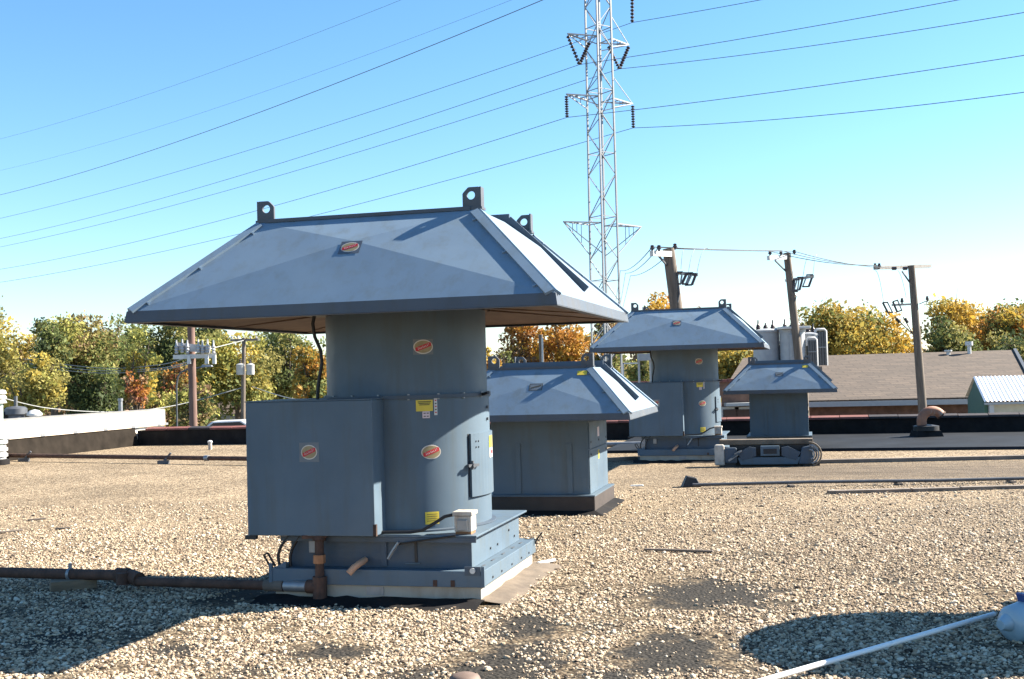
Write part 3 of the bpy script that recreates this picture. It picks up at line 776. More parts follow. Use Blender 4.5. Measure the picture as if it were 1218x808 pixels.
def low_ventilator(name, label, loc, group):
    root = thing(name, label, 'roof ventilator', loc, -TH, group)
    a, b, zb, zt, ta, tb, ztop = 1.0808, 1.1576, 1.078, 1.1435, 0.5832, 0.66, 1.6492
    hood(root, a, b, zb, zt, ta, tb, ztop, 0.018, 0.06)
    ey = Vector((0, b - tb, ztop - zt)).normalized(); ex = Vector((1, 0, 0))
    pos, ey2 = facet_point(a, b, zt, ta, tb, ztop, 0.018, 0.88)
    mp = flat_map(pos, ex, ey2)
    e = MB().add([mp(x, y, 0.002) for x, y in ((-.075, -.05), (.075, -.05), (.075, .05), (-.075, .05))], [(0, 1, 2, 3)]).build('emblem', M['plate_faded'], root)
    MB().add([mp(x, y, 0.0035) for x, y in ((-.075, -.05), (.075, -.05), (.068, -.044), (-.068, -.044), (.075, .05), (.068, .044), (-.075, .05), (-.068, .044))], [(0, 1, 2, 3), (1, 4, 5, 2), (4, 6, 7, 5), (6, 0, 3, 7)]).build('border', M['print'], e)
    MB().add([mp(x, y, 0.0035) for x, y in ((-.055, -.03), (-.02, -.012), (.055, .01), (.055, .03), (.0, .012), (-.055, -.006))], [(0, 1, 4, 5), (1, 2, 3, 4)]).build('band', M['print'], e)
    t = 0.86; mp = flat_map(Vector((0.50, -b + (b - tb) * t, zt + (ztop - zt) * t)) + ex.cross(ey) * 0.012, ex, ey)
    MB().add([mp(x, y, 0.002) for x, y in ((-.055, -.03), (.055, -.03), (.055, .035), (-.055, .035))], [(0, 1, 2, 3)]).build('notice_label', M['yellow'], root)
    wa, wb, wz, ka, kb, kz = 0.5166, 0.5961, 0.2167, 0.5885, 0.6676, 0.2002
    wl = -wa - 0.35
    bd = MB().box(-wa - 0.10, wa, -wb, wb, wz, zb + 0.06).build('body', M['paint'], root)
    for x in (-0.30, 0.30):
        MB().box(x - 0.03, x + 0.03, -wb - 0.012, -wb - 0.001, wz + 0.01, wz + 0.58).build('stiffener', M['paint'], bd)
    MB().box(wa + 0.001, wa + 0.012, -wb + 0.01, wb - 0.01, wz + 0.004, wz + 0.50).build('side_panel', M['paint'], bd)
    MB().box(wa + 0.001, wa + 0.014, -wb + 0.02, wb - 0.02, wz + 0.51, zb - 0.05).build('side_panel', M['paint'], bd)
    for w_ in (-0.5, 0.0, 0.5):
        for z_ in (0.66, 0.80):
            MB().tube([(wa + 0.012, w_, z_), (wa + 0.022, w_, z_)], 0.012, 8).build('bolt', M['lug'], bd)
    MB().box(wa + 0.0145, wa + 0.0165, -0.07, 0.05, 0.84, 0.95).build('label', M['pink'], bd)
    MB().box(wa + 0.0125, wa + 0.0145, -0.05, 0.04, 0.58, 0.68).build('label', M['yellow'], bd)
    MB().box(-ka - 0.104, ka + 0.004, -kb - 0.004, kb + 0.004, kz + 0.001, wz - 0.001).build('base_plate', M['paint'], root)
    MB().box(-ka - 0.10, ka, -kb, kb, 0.0, kz).build('curb', M['curb_brown'], root, bevel=0.005)
    MB().hexa([(-ka-.22, -kb-.12, 0.003), (ka+.12, -kb-.12, 0.003), (ka+.12, kb+.12, 0.003), (-ka-.22, kb+.12, 0.003)],
              [(-ka-.102, -kb-.002, 0.045), (ka+.002, -kb-.002, 0.045), (ka+.002, kb+.002, 0.045), (-ka-.102, kb+.002, 0.045)]).build('flashing', M['bitumen'], root)
    return root
u2 = low_ventilator('roof_ventilator', 'low square ventilator with hipped hood on dark curb, just behind the large nearest ventilator', (0.4717, 13.7725, 0), 'low square roof ventilators')
u4 = copy_tree(u2)
u4.location = (5.5, 23.8, 0)
u4['label'] = 'low square ventilator with hipped hood at right, above the grey truck-shaped frame'
for c in u4.children:
    if c.name.startswith('curb'):
        c.data = c.data.copy(); c.data.materials[0] = M['tan_membrane']

# ------------------------------------------------------------------ things on the roof
def catenary(a, b, sag, n=14):
    a, b = Vector(a), Vector(b)
    return [a.lerp(b, i / n) - Vector((0, 0, sag * 4 * (i / n) * (1 - i / n))) for i in range(n + 1)]

# gas pipe running to the nearest ventilator
gp = thing('gas_pipe', 'rusty gas pipe on the gravel leading from the left to the nearest ventilator', 'pipe')
q0 = Vector((-4.15, 9.32, 0.12)); q1 = Vector((-3.08, 9.04, 0.115))
q00 = q0 + (q0 - q1) * 2.2
MB().tube([q00, q1], 0.042, 14).build('pipe', M['rust'], gp, True)
d1 = (q1 - q0).normalized()
MB().tube([q1 - d1 * 0.05, q1 + d1 * 0.06], 0.058, 14).build('elbow', M['rust'], gp, True)
q2 = Vector((-2.94, 8.96, 0.08))
MB().tube([q1 + d1 * 0.03, q1 + d1 * 0.09 + Vector((0, 0, -.01)), q2 + Vector((0.02, 0.0, 0.012))], 0.056, 14).build('elbow', M['rust'], gp, True)
MB().tube([q1 + Vector((0.02, -0.05, -0.06)), q1 + Vector((0.02, -0.05, 0.03))], 0.05, 14).build('elbow', M['rust'], gp, True)
q3 = Vector((-1.43, 8.37, 0.105))
MB().tube([q2, q3], 0.036, 14).build('pipe', M['rust'], gp, True)
dd = (q3 - q2).normalized()
MB().tube([q3 - dd * 0.46, q3 - dd * 0.30], 0.043, 14).build('coupling', M['wood_grey'], gp, True)
MB().tube([q3 - dd * 0.29, q3 - dd * 0.10], 0.041, 14).build('coupling', M['galv'], gp, True)
MB().tube([q3 - dd * 0.10, q3 + dd * 0.01], 0.05, 14).build('tee', M['rust'], gp, True)
MB().tube([q3 - Vector((0, 0, .09)), q3 + Vector((0, 0, .075))], 0.052, 14).build('tee', M['rust'], gp, True)
MB().tube([q3 - Vector((0, 0, .13)), q3 - Vector((0, 0, .08))], 0.034, 12).build('drip_leg', M['rust'], gp, True)
MB().tube([q3, q3 + Vector((0, 0.0, .20)), q3 + Vector((0, 0.02, .40))], 0.033, 12).build('riser', M['rust'], gp, True)
MB().tube([q3 + Vector((0, 0, .17)), q3 + Vector((0, 0.0, .23))], 0.045, 8).build('union', M['rust_light'], gp)
MB().tube([q3 + Vector((0, 0.01, .33)), q3 + Vector((0, 0.02, .385))], 0.048, 12).build('valve', M['rust'], gp, True)
MB().bar(q3 + Vector((-.12, 0, .36)), q3 + Vector((.06, 0, .365)), 0.03, 0.025).build('valve_handle', M['rust'], gp)
cl = q0.lerp(q1, 0.58)
MB().tube([cl - d1 * 0.012, cl + d1 * 0.012], 0.05, 14).build('clamp', M['galv'], gp, True)
MB().box(cl.x - 0.012, cl.x + 0.012, cl.y - 0.01, cl.y + 0.01, cl.z + 0.04, cl.z + 0.085).build('clamp_ear', M['galv'], gp)
bk = MB().box(-0.17, 0.17, -0.07, 0.07, 0.0, 0.082).build('wood_block', M['wood'], None, bevel=0.006)
bk.location = (cl.x + 0.03, cl.y - 0.02, 0.0); bk.rotation_euler = (0, 0, 0.45)
tag(bk, 'short weathered wood block propping up the rusty gas pipe at left', 'wood block')

# long pipe on the far left of the roof, on small stands
rp_ = thing('roof_pipe', 'long dark red pipe lying on small stands across the far left roof', 'pipe')
b0, b1 = Vector((-11.25, 25.35, 0.12)), Vector((-4.2, 21.6, 0.12))
MB().tube([b0, b1], 0.045, 12).build('pipe', M['rust'], rp_, True)
for q in ((118 - 90) / 283.0, (213 - 10) / 283.0):
    c = b0.lerp(b1, q * 0.82 + 0.03)
    s = MB(); s.bar(c + Vector((-.12, -.02, -.118)), c + Vector((.05, 0, .09)), 0.05, 0.04); s.box(c.x - .2, c.x + .02, c.y - .08, c.y + .02, 0.0, 0.07)
    s.build('stand', M['lug'], rp_)
cpl = b0.lerp(b1, 0.745)
dd = (b1 - b0).normalized()
MB().tube([cpl - dd * 0.05, cpl + dd * 0.05], 0.058, 12).build('coupling', M['galv'], rp_, True)

# pale vent stack cut by the left picture edge
p = gnd(-3, 553)
vs_ = thing('vent_stack', 'pale ribbed vent stack with a louvred cap at the left picture edge', 'vent', p)
MB().lathe([(0.17, 0.12), (0.17, 0.40)], 20).build('base_pipe', M['white'], vs_, True)
MB().lathe([(0.24, 0.0), (0.24, 0.10), (0.2, 0.118)], 20).build('flashing', M['bitumen'], vs_, True)
MB().lathe([(0.12, 0.40), (0.12, 1.27)], 20).build('pipe', simple('pale_green_pipe', (0.5, 0.6, 0.55), 0.5), vs_, True)
for z in (0.16, 0.28, 0.43, 0.53):
    MB().lathe([(0.175, z), (0.205, z + 0.012), (0.205, z + 0.07), (0.175, z + 0.08)], 20).build('band', M['white'], vs_, True)
for z in (1.27, 1.37, 1.47):
    MB().lathe([(0.12, z), (0.20, z + 0.01), (0.17, z + 0.075), (0.12, z + 0.085)], 20).build('louvre', M['white'], vs_, True)

# small white vent pipe near the dark parapet on the left
p = gnd(250, 535)
sv = thing('vent_pipe', 'small white vent pipe standing on gravel before the left dark parapet', 'vent pipe', p)
MB().lathe([(0.045, 0.0), (0.045, 0.17)], 12).build('pipe', M['weathered_white'], sv, True)
MB().lathe([(0.06, 0.171), (0.06, 0.20), (0.02, 0.22)], 12).build('cap', M['white'], sv, True)

# rusty gooseneck by the right parapet
p = gnd(1102, 523)
gn = thing('gooseneck_vent', 'rusty gooseneck vent pipe on a black curb before the right parapet', 'vent pipe', p)
gn.scale = (0.86, 0.86, 0.86)
MB().hexa([(-.34, -.3, 0.01), (.34, -.3, 0.01), (.34, .3, 0.01), (-.34, .3, 0.01)], [(-.28, -.24, .22), (.28, -.24, .22), (.28, .24, .22), (-.28, .24, .22)]).build('curb', M['bitumen'], gn)
MB().lathe([(0.30, 0.221), (0.30, 0.33), (0.13, 0.36)], 20).build('collar', M['black'], gn, True)
M['rust_mix'] = simple('rust_and_grey', (0.30, 0.13, 0.075), 0.7, var=0.3, scale=4, dirt=(0.5, 0.5, 0.47), dirt_amt=1.0)
arch = [Vector((-0.1, 0, 0.34)), Vector((-0.1, 0, 0.42))] + [Vector((0.16 - 0.26 * math.cos(R(t)), 0, 0.44 + 0.25 * math.sin(R(t)))) for t in range(0, 150, 12)]
MB().tube(arch, 0.115, 16).build('pipe', M['rust_mix'], gn, True)
MB().tube([arch[-1] - (arch[-1] - arch[-2]) * 0.3, arch[-1] + (arch[-1] - arch[-2]) * 0.3], 0.128, 16).build('rim', M['rust'], gn, True)

# conduit and timbers on the right of the roof
a, b = gnd(824, 577, 0.05), gnd(1300, 567, 0.06)
cd = thing('conduit', 'long grey conduit lying on the gravel at right, ending at a black block', 'conduit')
MB().tube([a, a.lerp(b, .3) + Vector((0, 0, .008)), a.lerp(b, .62) + Vector((0, 0, -.008)), b], 0.022, 10).build('pipe', M['lug'], cd, True)
for q in (0.25, 0.52, 0.8):
    c = a.lerp(b, q); MB().box(c.x - .03, c.x + .03, c.y - .09, c.y + .09, 0, 0.03).build('saddle', M['wood_grey'], cd)
blk = MB().hexa([(-.13, -.1, 0), (.13, -.1, 0), (.13, .1, 0), (-.13, .1, 0)], [(-.06, -.07, .15), (.07, -.07, .12), (.07, .07, .12), (-.06, .07, .15)]).build('black_block', M['black'], None, bevel=0.01)
blk.location = gnd(822, 579); tag(blk, 'small black rubber block at the left end of the grey conduit', 'block')
random.seed(8)
tb_labels = ['weathered timber strip lying between the grey conduit and the open gravel, leftmost of three',
             'weathered timber strip in front of the grey conduit, middle one of three', 'weathered timber strip in front of the grey conduit, cut by the right picture edge']
for k, (p0, p1) in enumerate((((985, 585.5), (1082, 583)), ((1085, 583), (1140, 581.5)), ((1143, 581), (1260, 578)))):
    a, b = gnd(*p0, 0.02), gnd(*p1, 0.02)
    tag(MB().bar(a, b, 0.11, 0.04).build('timber_strip', M['wood_grey']), tb_labels[k], 'timber', 'timber strips beside the conduit')
a, b = gnd(975, 549, 0.03), gnd(1300, 542, 0.03)
tag(MB().bar(a, b, 0.14, 0.06).build('edge_batten', M['wood_grey']), 'long dark edge batten along the front of the black membrane strip at right', 'batten')
a, b = gnd(722, 547, 0.03), gnd(757, 545, 0.03)
tag(MB().bar(a + (a - b), b, 0.13, 0.06).build('edge_batten', M['wood_grey']), 'short dark batten on the roof between the low and the far tall ventilator', 'batten')
a, b = gnd(715, 529, 0.05), gnd(764, 528, 0.05)
tag(MB().tube([a + (a - b), b], 0.05, 8).build('roof_duct', M['galv'], None, True), 'pale metal duct lying at the foot of the parapet between two ventilators', 'duct')
# dead sticks on the gravel
sticks = [((766, 653.5), (848, 656), 0.028, 'dark flat stick lying alone on the open gravel right of the ventilators'),
          ((0, 633), (27, 630.5), 0.03, 'dark stick on the gravel at the left picture edge, above the gas pipe'),
          ((33, 618.5), (55, 617), 0.022, 'thin dark stick on the left gravel, farthest of the three there'),
          ((66, 629), (84, 628), 0.022, 'short dark stick on the left gravel, nearest the motor housing side')]
for p0, p1, w_, lab in sticks:
    a, b = gnd(*p0, 0.018), gnd(*p1, 0.018)
    tag(MB().bar(a, b, w_, 0.02).build('stick', M['wood_grey'], None, bevel=0.004), lab, 'stick', 'sticks lying on the gravel')

# white plastic pipe with a pale jug at its end, lower right
a, b = Vector((0.75, 5.46, 0.035)), Vector((2.86, 7.015, 0.075))
tag(MB().tube([a, b], 0.0145, 14).build('plastic_pipe', M['pvc'], None, True), 'white plastic pipe lying on the gravel at the lower right', 'pipe')
jg = thing('plastic_jug', 'pale plastic jug with dark blue cap lying at the right picture edge', 'jug', gnd(1222, 760), 0.35)
MB().lathe([(0.03, -0.17), (0.085, -0.165), (0.108, -0.13), (0.112, 0.0), (0.112, 0.12), (0.10, 0.16), (0.03, 0.17)], 24).build('body', M['jug'], jg, True, angle=60).matrix_local = Matrix.Translation((0.03, 0, 0.112)) @ Matrix.Rotation(R(80), 4, 'Y')
MB().hexa([(-.02, -.045, .20), (.12, -.045, .20), (.12, .045, .20), (-.02, .045, .20)], [(-.045, -.04, .265), (.10, -.04, .25), (.10, .04, .25), (-.045, .04, .265)]).build('cap', M['blue'], jg, bevel=0.012)
MB().tube([(-0.12, 0, 0.11), (-0.20, -0.01, 0.10)], [0.06, 0.028], 16).build('neck', M['jug'], jg, True)
# round clay cap at the bottom edge of the picture
cc = thing('drain_cap', 'round brown drain cap on the gravel at the bottom picture edge', 'drain cap', gnd(553, 820))
MB().lathe([(0.085, 0.0), (0.085, 0.045), (0.075, 0.066), (0.05, 0.078), (0.0, 0.082)], 28).build('cap', simple('brown_clay', (0.13, 0.09, 0.072), 0.7), cc, True, angle=80)
MB().lathe([(0.12, 0.0), (0.12, 0.01), (0.086, 0.014)], 28).build('flange', M['bitumen'], cc, True)

for p0, p1, lab in (((640, 670), (660, 666), 'short white plastic scrap lying at the right flashing of the nearest ventilator'),
                    ((750, 578), (765, 577.5), 'small white scrap on the gravel between the low ventilator and the conduit')):
    tag(MB().bar(gnd(*p0, 0.03), gnd(*p1, 0.035), 0.035, 0.02).build('plastic_scrap', M['pvc'], None, bevel=0.005), lab, 'scrap', 'white scraps on the roof')
# grey frame with ringed ends in front of the right low ventilator
p = gnd(915, 555)
tf = thing('machine_frame', 'grey metal frame with round ringed ends on the roof below the right ventilator', 'machine frame', p, -TH + 0.05)
hx = 0.66
MB().hexa([(-.45, 0, .03), (.45, 0, .03), (.45, .12, .03), (-.45, .12, .03)], [(-.5, 0, .15), (.5, 0, .15), (.5, .12, .15), (-.5, .12, .15)]).build('lower_beam', M['paint'], tf, bevel=0.01)
for s in (-1, 1):
    MB().slab([(s*.42, -.01, .10), (s*.20, -.01, .17), (s*.20, -.01, .30), (s*.30, -.01, .32), (s*.5, -.01, .22)][::(1 if s < 0 else -1)], (0, 1, 0), 0.12).build('side_arm', M['paint_dark'], tf)
    MB().box(s * hx - 0.13, s * hx + 0.13, 0.02, 0.16, 0.0, 0.06).build('foot', M['black'], tf)
for k, (rr, mt) in enumerate(((0.185, 'tan_membrane'), (0.145, 'galv'), (0.11, 'lug'), (0.075, 'galv'))):     # bent hoses at the right end
    MB().tube([Vector((hx - 0.03 + rr * math.cos(t), -0.03 - 0.01 * k, 0.19 + rr * 1.02 * math.sin(t))) for t in [R(-75 + 165 * q / 14) for q in range(15)]], 0.014, 8).build('hose_loop', M[mt], tf, True)
MB().hexa([(hx - .2, -.02, .03), (hx + .04, -.02, .03), (hx + .04, .12, .03), (hx - .2, .12, .03)], [(hx - .14, -.02, .30), (hx + .02, -.02, .33), (hx + .02, .12, .33), (hx - .14, .12, .30)]).build('end_casting', M['paint_dark'], tf, bevel=0.02)
for k in range(3):
    MB().bar((-hx + .02 + .05 * k, -.03, .10 + .05 * k), (-hx + .17 + .03 * k, -.03, .20 + .03 * k), 0.03).build('lever', M['paint'] if k % 2 else M['galv'], tf)
MB().box(-hx - .04, -hx + .16, -.01, .12, .05, .31).build('end_casting', M['paint_dark'], tf, bevel=0.03)
fr = MB().box(-.13, .17, -.03, .10, .17, .33).build('window_block', M['paint'], tf, bevel=0.008)
MB().box(-.085, .125, -.036, -.031, .205, .285).build('opening', M['dark_gap'], fr)
MB().box(-.62, .68, .13, .24, .0, .34).build('back_plate', M['black'], tf)
MB().box(-.78, .70, .10, .30, .345, .43).build('top_rail', M['tan_membrane'], tf, bevel=0.01)
MB().box(-.86, -.70, -.02, .16, .02, .36).build('end_guard', M['weathered_white'], tf, bevel=0.03)

# round exhaust fan just outside the picture on the right; its shadow falls into it
ef = thing('exhaust_fan', 'round mushroom exhaust fan beside the white plastic pipe, its shadow on the gravel', 'exhaust fan', (4.17, 7.18, 0))
MB().box(-.62, .62, -.62, .62, 0, .3).build('curb', M['curb_brown'], ef, bevel=0.006)
MB().lathe([(0.58, 0.301), (0.55, 0.34), (0.55, 1.25)], 48).build('barrel', M['paint'], ef, True)
MB().lathe([(0.55, 1.251), (0.80, 1.32), (0.82, 1.33), (0.82, 1.42), (0.72, 1.57), (0.45, 1.69), (0.15, 1.73), (0.0, 1.735)], 48).build('dome', M['paint'], ef, True)

# ------------------------------------------------------------------ gravel: loose pebbles over the nearer roof
def gravel():
    rg = np.random.default_rng(11)
    pts = []
    fx = 609 / F
    for (y0, y1, dens) in ((5.0, 7.0, 4200), (7.0, 9.0, 3600), (9.0, 11.0, 2600), (11.0, 13.0, 1500), (13.0, 15.5, 600)):
        xm = fx * y1 + 1.3
        n = int((y1 - y0) * 2 * xm * dens)
        pts.append(np.stack([rg.uniform(-xm, xm, n), rg.uniform(y0, y1, n)], 1))
    P = np.concatenate(pts)
    u = P[:, 0] * CT - P[:, 1] * ST; w = P[:, 0] * ST + P[:, 1] * CT
    # bare patches with ragged edges
    def lat(seed, sc):
        r2 = np.random.default_rng(seed); g = r2.random((97, 97))
        x = (u * sc) % 96; y = (w * sc) % 96; i = x.astype(int); j = y.astype(int); fx_, fy_ = x - i, y - j
        fx_ = fx_*fx_*(3-2*fx_); fy_ = fy_*fy_*(3-2*fy_)
        return (g[i, j]*(1-fx_)+g[i+1, j]*fx_)*(1-fy_)+(g[i, j+1]*(1-fx_)+g[i+1, j+1]*fx_)*fy_
    n1 = lat(1, 2.0) * 0.38 + lat(2, 5.0) * 0.27 + lat(3, 11.0) * 0.2 + lat(4, 23.0) * 0.15
    bare = np.zeros(len(P))
    for (pu, pw, ru, rw, s) in PATCH:
        d = np.sqrt(((u - pu) / ru)**2 + ((w - pw) / rw)**2) + (n1 - 0.5) * 3.6
        bare = np.maximum(bare, np.clip(1.25 - d, 0, 1) * s)
    thin = np.clip((n1 - 0.54) * 4.5, 0.0, 0.85)
    keep = rg.random(len(P)) > np.maximum(np.clip(bare * 1.3, 0, 0.97), thin)
    # keep out of the curbs
    for (cx, cy, hu, hw_, s) in ((U1['x'], U1['y'], 0.93, 0.93, 1), (0.4717, 13.7725, 0.62, 0.70, 1), (4.17, 7.18, 0.63, 0.63, 0)):
        dx, dy = P[:, 0] - cx, P[:, 1] - cy
        lu, lw_ = (dx * CT - dy * ST, dx * ST + dy * CT) if s else (dx, dy)
        keep &= ~((abs(lu) < hu) & (abs(lw_) < hw_))
    P = P[keep]; n = len(P)
    size = np.clip(rg.lognormal(math.log(0.0060), 0.44, n), 0.0024, 0.02)
    me = bpy.data.meshes.new('gravel')
    co = np.stack([P[:, 0], P[:, 1], size * 0.25], 1).astype(np.float32)
    me.vertices.add(n); me.vertices.foreach_set('co', co.ravel())
    scl = (size[:, None] * np.stack([rg.uniform(.85, 1.45, n), rg.uniform(.75, 1.1, n), rg.uniform(.5, .8, n)], 1)).astype(np.float32)
    rot = np.stack([rg.uniform(-.5, .5, n), rg.uniform(-.5, .5, n), rg.uniform(0, 6.28, n)], 1).astype(np.float32)
    a = me.attributes.new('scl', 'FLOAT_VECTOR', 'POINT'); a.data.foreach_set('vector', scl.ravel())
    a = me.attributes.new('rot', 'FLOAT_VECTOR', 'POINT'); a.data.foreach_set('vector', rot.ravel())
    a = me.attributes.new('tint', 'FLOAT', 'POINT'); a.data.foreach_set('value', np.clip(rg.normal(.56, .25, n), 0, 1).astype(np.float32))
    o = bpy.data.objects.new('gravel', me); col.objects.link(o)
    me.materials.append(M['gravel'])
    ng = bpy.data.node_groups.new('pebbles', 'GeometryNodeTree')
    ng.interface.new_socket('Geometry', in_out='INPUT', socket_type='NodeSocketGeometry')
    ng.interface.new_socket('Geometry', in_out='OUTPUT', socket_type='NodeSocketGeometry')
    N = ng.nodes.new; Lk = ng.links.new
    gi, go = N('NodeGroupInput'), N('NodeGroupOutput')
    ico = N('GeometryNodeMeshIcoSphere'); ico.inputs['Radius'].default_value = 1.0; ico.inputs['Subdivisions'].default_value = 2
    nz = N('ShaderNodeTexNoise'); nz.inputs['Scale'].default_value = 1.3; nz.noise_dimensions = '3D'
    sub = N('ShaderNodeVectorMath'); sub.operation = 'SUBTRACT'; sub.inputs[1].default_value = (.5, .5, .5)
    mul = N('ShaderNodeVectorMath'); mul.operation = 'SCALE'; mul.inputs['Scale'].default_value = 0.9
    sp = N('GeometryNodeSetPosition')
    Lk(ico.outputs[0], sp.inputs['Geometry']); Lk(nz.outputs['Color'], sub.inputs[0]); Lk(sub.outputs[0], mul.inputs[0]); Lk(mul.outputs[0], sp.inputs['Offset'])
    sm = N('GeometryNodeSetMaterial'); sm.inputs['Material'].default_value = M['gravel']; Lk(sp.outputs[0], sm.inputs['Geometry'])
    iop = N('GeometryNodeInstanceOnPoints')
    Lk(gi.outputs[0], iop.inputs['Points']); Lk(sm.outputs[0], iop.inputs['Instance'])
    na = N('GeometryNodeInputNamedAttribute'); na.data_type = 'FLOAT_VECTOR'; na.inputs['Name'].default_value = 'scl'
    nb = N('GeometryNodeInputNamedAttribute'); nb.data_type = 'FLOAT_VECTOR'; nb.inputs['Name'].default_value = 'rot'
    e2r = N('FunctionNodeEulerToRotation')
    Lk(nb.outputs['Attribute'], e2r.inputs[0]); Lk(e2r.outputs[0], iop.inputs['Rotation']); Lk(na.outputs['Attribute'], iop.inputs['Scale'])
    Lk(iop.outputs[0], go.inputs[0])
    md = o.modifiers.new('pebbles', 'NODES'); md.node_group = ng
    tag(o, 'loose tan gravel spread over the flat roof', 'gravel', kind='stuff')
gravel()

# ------------------------------------------------------------------ beyond the roof: houses, poles, tower, wires
def zpx(px, py, Y): return at(px, py, Y).z

# brown-roofed house on the right
hs = thing('house', 'long low house with brown shingle roof beyond the right parapet', 'house')
EL, ER = at(852, 482, 52), at(1236, 474, 50)
RL, RR = at(884, 428.5, 61), at(1207, 419, 60)
EL2, ER2 = EL + (RL - EL) * 2, ER + (RR - ER) * 2
EL2.z, ER2.z = EL.z, ER.z
n_r = (ER - EL).cross(RL - EL).normalized()
rf = MB().slab([EL, ER, RR, RL], n_r, 0.12).build('roof', M['shingle'], hs)
MB().add([RL, RR, ER2, EL2], [(0, 1, 2, 3)]).build('roof', M['shingle'], hs)
down = Vector((0, 0, -1))
wy = Vector((0, 0.5, 0))
WL, WR = EL + wy + Vector((.3, 0, 0)), ER + wy - Vector((.3, 0, 0))
wl_ = MB().slab([Vector((WL.x, WL.y, STREET)), Vector((WR.x, WR.y, STREET)), WR - Vector((0,0,.1)), WL - Vector((0,0,.1))], (0, 1, 0), 0.3).build('wall', M['brick_far'], hs)
MB().slab([WL - Vector((0,0,.1)), RL - Vector((0,0,.2)), EL2 + Vector((.3,-.5,-.1)), Vector((EL2.x + .3, EL2.y - .5, STREET)), Vector((WL.x, WL.y, STREET))], (1, 0, 0), 0.3).build('gable_wall', M['brick_far'], hs)
g0, g1 = EL - Vector((0, .06, .06)), at(1157, 476, EL.lerp(ER, (1157-852)/(1236-852)).y) - Vector((0, .06, .06))
MB().bar(g0, g1, 0.14, 0.22).build('gutter', M['gutter'], hs)
dn = g1 + Vector((-.05, 0, 0)); MB().bar(dn, Vector((dn.x, dn.y, STREET)), 0.16, 0.12).build('downpipe', M['gutter'], hs)
for px in (868, 875): pass
dn = at(869, 482, 51.5); MB().bar(dn, Vector((dn.x, dn.y, STREET)), 0.16, 0.12).build('downpipe', M['gutter'], hs)
for px in (905, 1030, 1075):
    c = at(px, 486, 52.3); wdw = MB().box(c.x - .7, c.x + .7, c.y - .2, c.y - .02, c.z - 1.5, c.z - .2).build('window', M['gutter'], hs)
    MB().box(c.x - .6, c.x + .6, c.y - .215, c.y - .202, c.z - 1.4, c.z - .3).build('pane', M['glass'], wdw)
# rake board on the right edge and small vents on the ridge
MB().bar(ER + n_r * .1, RR + n_r * .1, 0.15, 0.2).build('rake_board', M['transformer_dark'], hs)
for px, py, h_ in ((1153, 416, .55), (1128, 418, .2)):
    c = at(px, py + 3, 59.6); MB().lathe([(0.1, -.3), (0.1, h_ * .6), (0.2, h_ * .62), (0.2, h_)], 10, c).build('roof_vent', M['white'], rf)

# white metal-roofed shed at the right edge
sh = thing('shed', 'shed with white corrugated metal roof and green gable at the right edge', 'shed')
rl_, el_ = at(1157.5, 449, 45), at(1171, 478.5, 42)
ln = 9.0
m = MB(); nrib = 60
dirx = Vector((1, -0.05, 0))
for i in range(nrib * 2 + 1):
    x = ln * i / (nrib * 2); off = Vector((0, 0, 0.045 if i % 2 else 0.0))
    m.v += [tuple(el_ + dirx * x + off), tuple(rl_ + dirx * x + off), tuple(Vector((rl_.x + (rl_.x - el_.x), rl_.y + (rl_.y - el_.y), el_.z)) + dirx * x + off)]
for i in range(nrib * 2):
    m.f += [(3*i, 3*i+3, 3*i+4, 3*i+1), (3*i+1, 3*i+4, 3*i+5, 3*i+2)]
m.build('roof', M['shed_metal'], sh)
bk_ = Vector((rl_.x + (rl_.x - el_.x), rl_.y + (rl_.y - el_.y), el_.z))
MB().slab([Vector((el_.x + .05, el_.y + .15, STREET)), el_ + Vector((.05, .15, -.06)), rl_ + Vector((.05, 0, -.1)), bk_ + Vector((.05, -.15, -.06)), Vector((bk_.x + .05, bk_.y - .15, STREET))], (1, 0, 0), 0.12).build('gable', M['green_wall'], sh)
MB().slab([Vector((el_.x + .2, el_.y + .2, STREET)), Vector((el_.x + ln, el_.y + .2 - .45, STREET)), Vector((el_.x + ln, el_.y + .2 - .45, el_.z - .05)), Vector((el_.x + .2, el_.y + .2, el_.z - .05))], (0, 1, 0), 0.15).build('wall', M['cream_wall'], sh)
MB().bar((el_.x + .28, el_.y + .12, STREET), (el_.x + .28, el_.y + .12, el_.z - .06), 0.16, 0.14).build('corner_board', M['white'], sh)
MB().bar(el_ + Vector((0, 0, -.06)), el_ + dirx * ln + Vector((0, 0, -.06)), 0.06, 0.08).build('eave_trim', M['gutter'], sh)

# low brick building behind the far tall ventilator
bb = thing('brick_building', 'low flat brick building with red coping, seen behind the far tall ventilator', 'building')
A, B_ = at(722, 455, 46), at(897, 450.5, 46)
A.z = B_.z = (A.z + B_.z) / 2
MB().box(A.x, B_.x, 46, 49.5, STREET, A.z - .12).build('wall', M['brick_far'], bb)
x = A.x
while x < B_.x - 0.1:
    MB().box(x, min(x + 0.78, B_.x), 45.92, 46.4, A.z - .115, A.z + random.uniform(-.01, .01)).build('coping_tile', M['coping_red'], bb); x += 0.8
for px in (868, 884):
    c = at(px, 478, 45.9); wdw = MB().box(c.x - .35, c.x + .35, 45.9, 45.99, c.z - 1.6, c.z - .2).build('window', M['gutter'], bb)
    MB().box(c.x - .28, c.x + .28, 45.885, 45.898, c.z - 1.5, c.z - .3).build('pane', M['glass'], wdw)
ledge = at(880, 481, 45.8); MB().box(at(862, 481, 45.8).x, at(898, 481, 45.8).x, 45.5, 45.99, ledge.z - .06, ledge.z + .06).build('canopy', M['gutter'], bb)

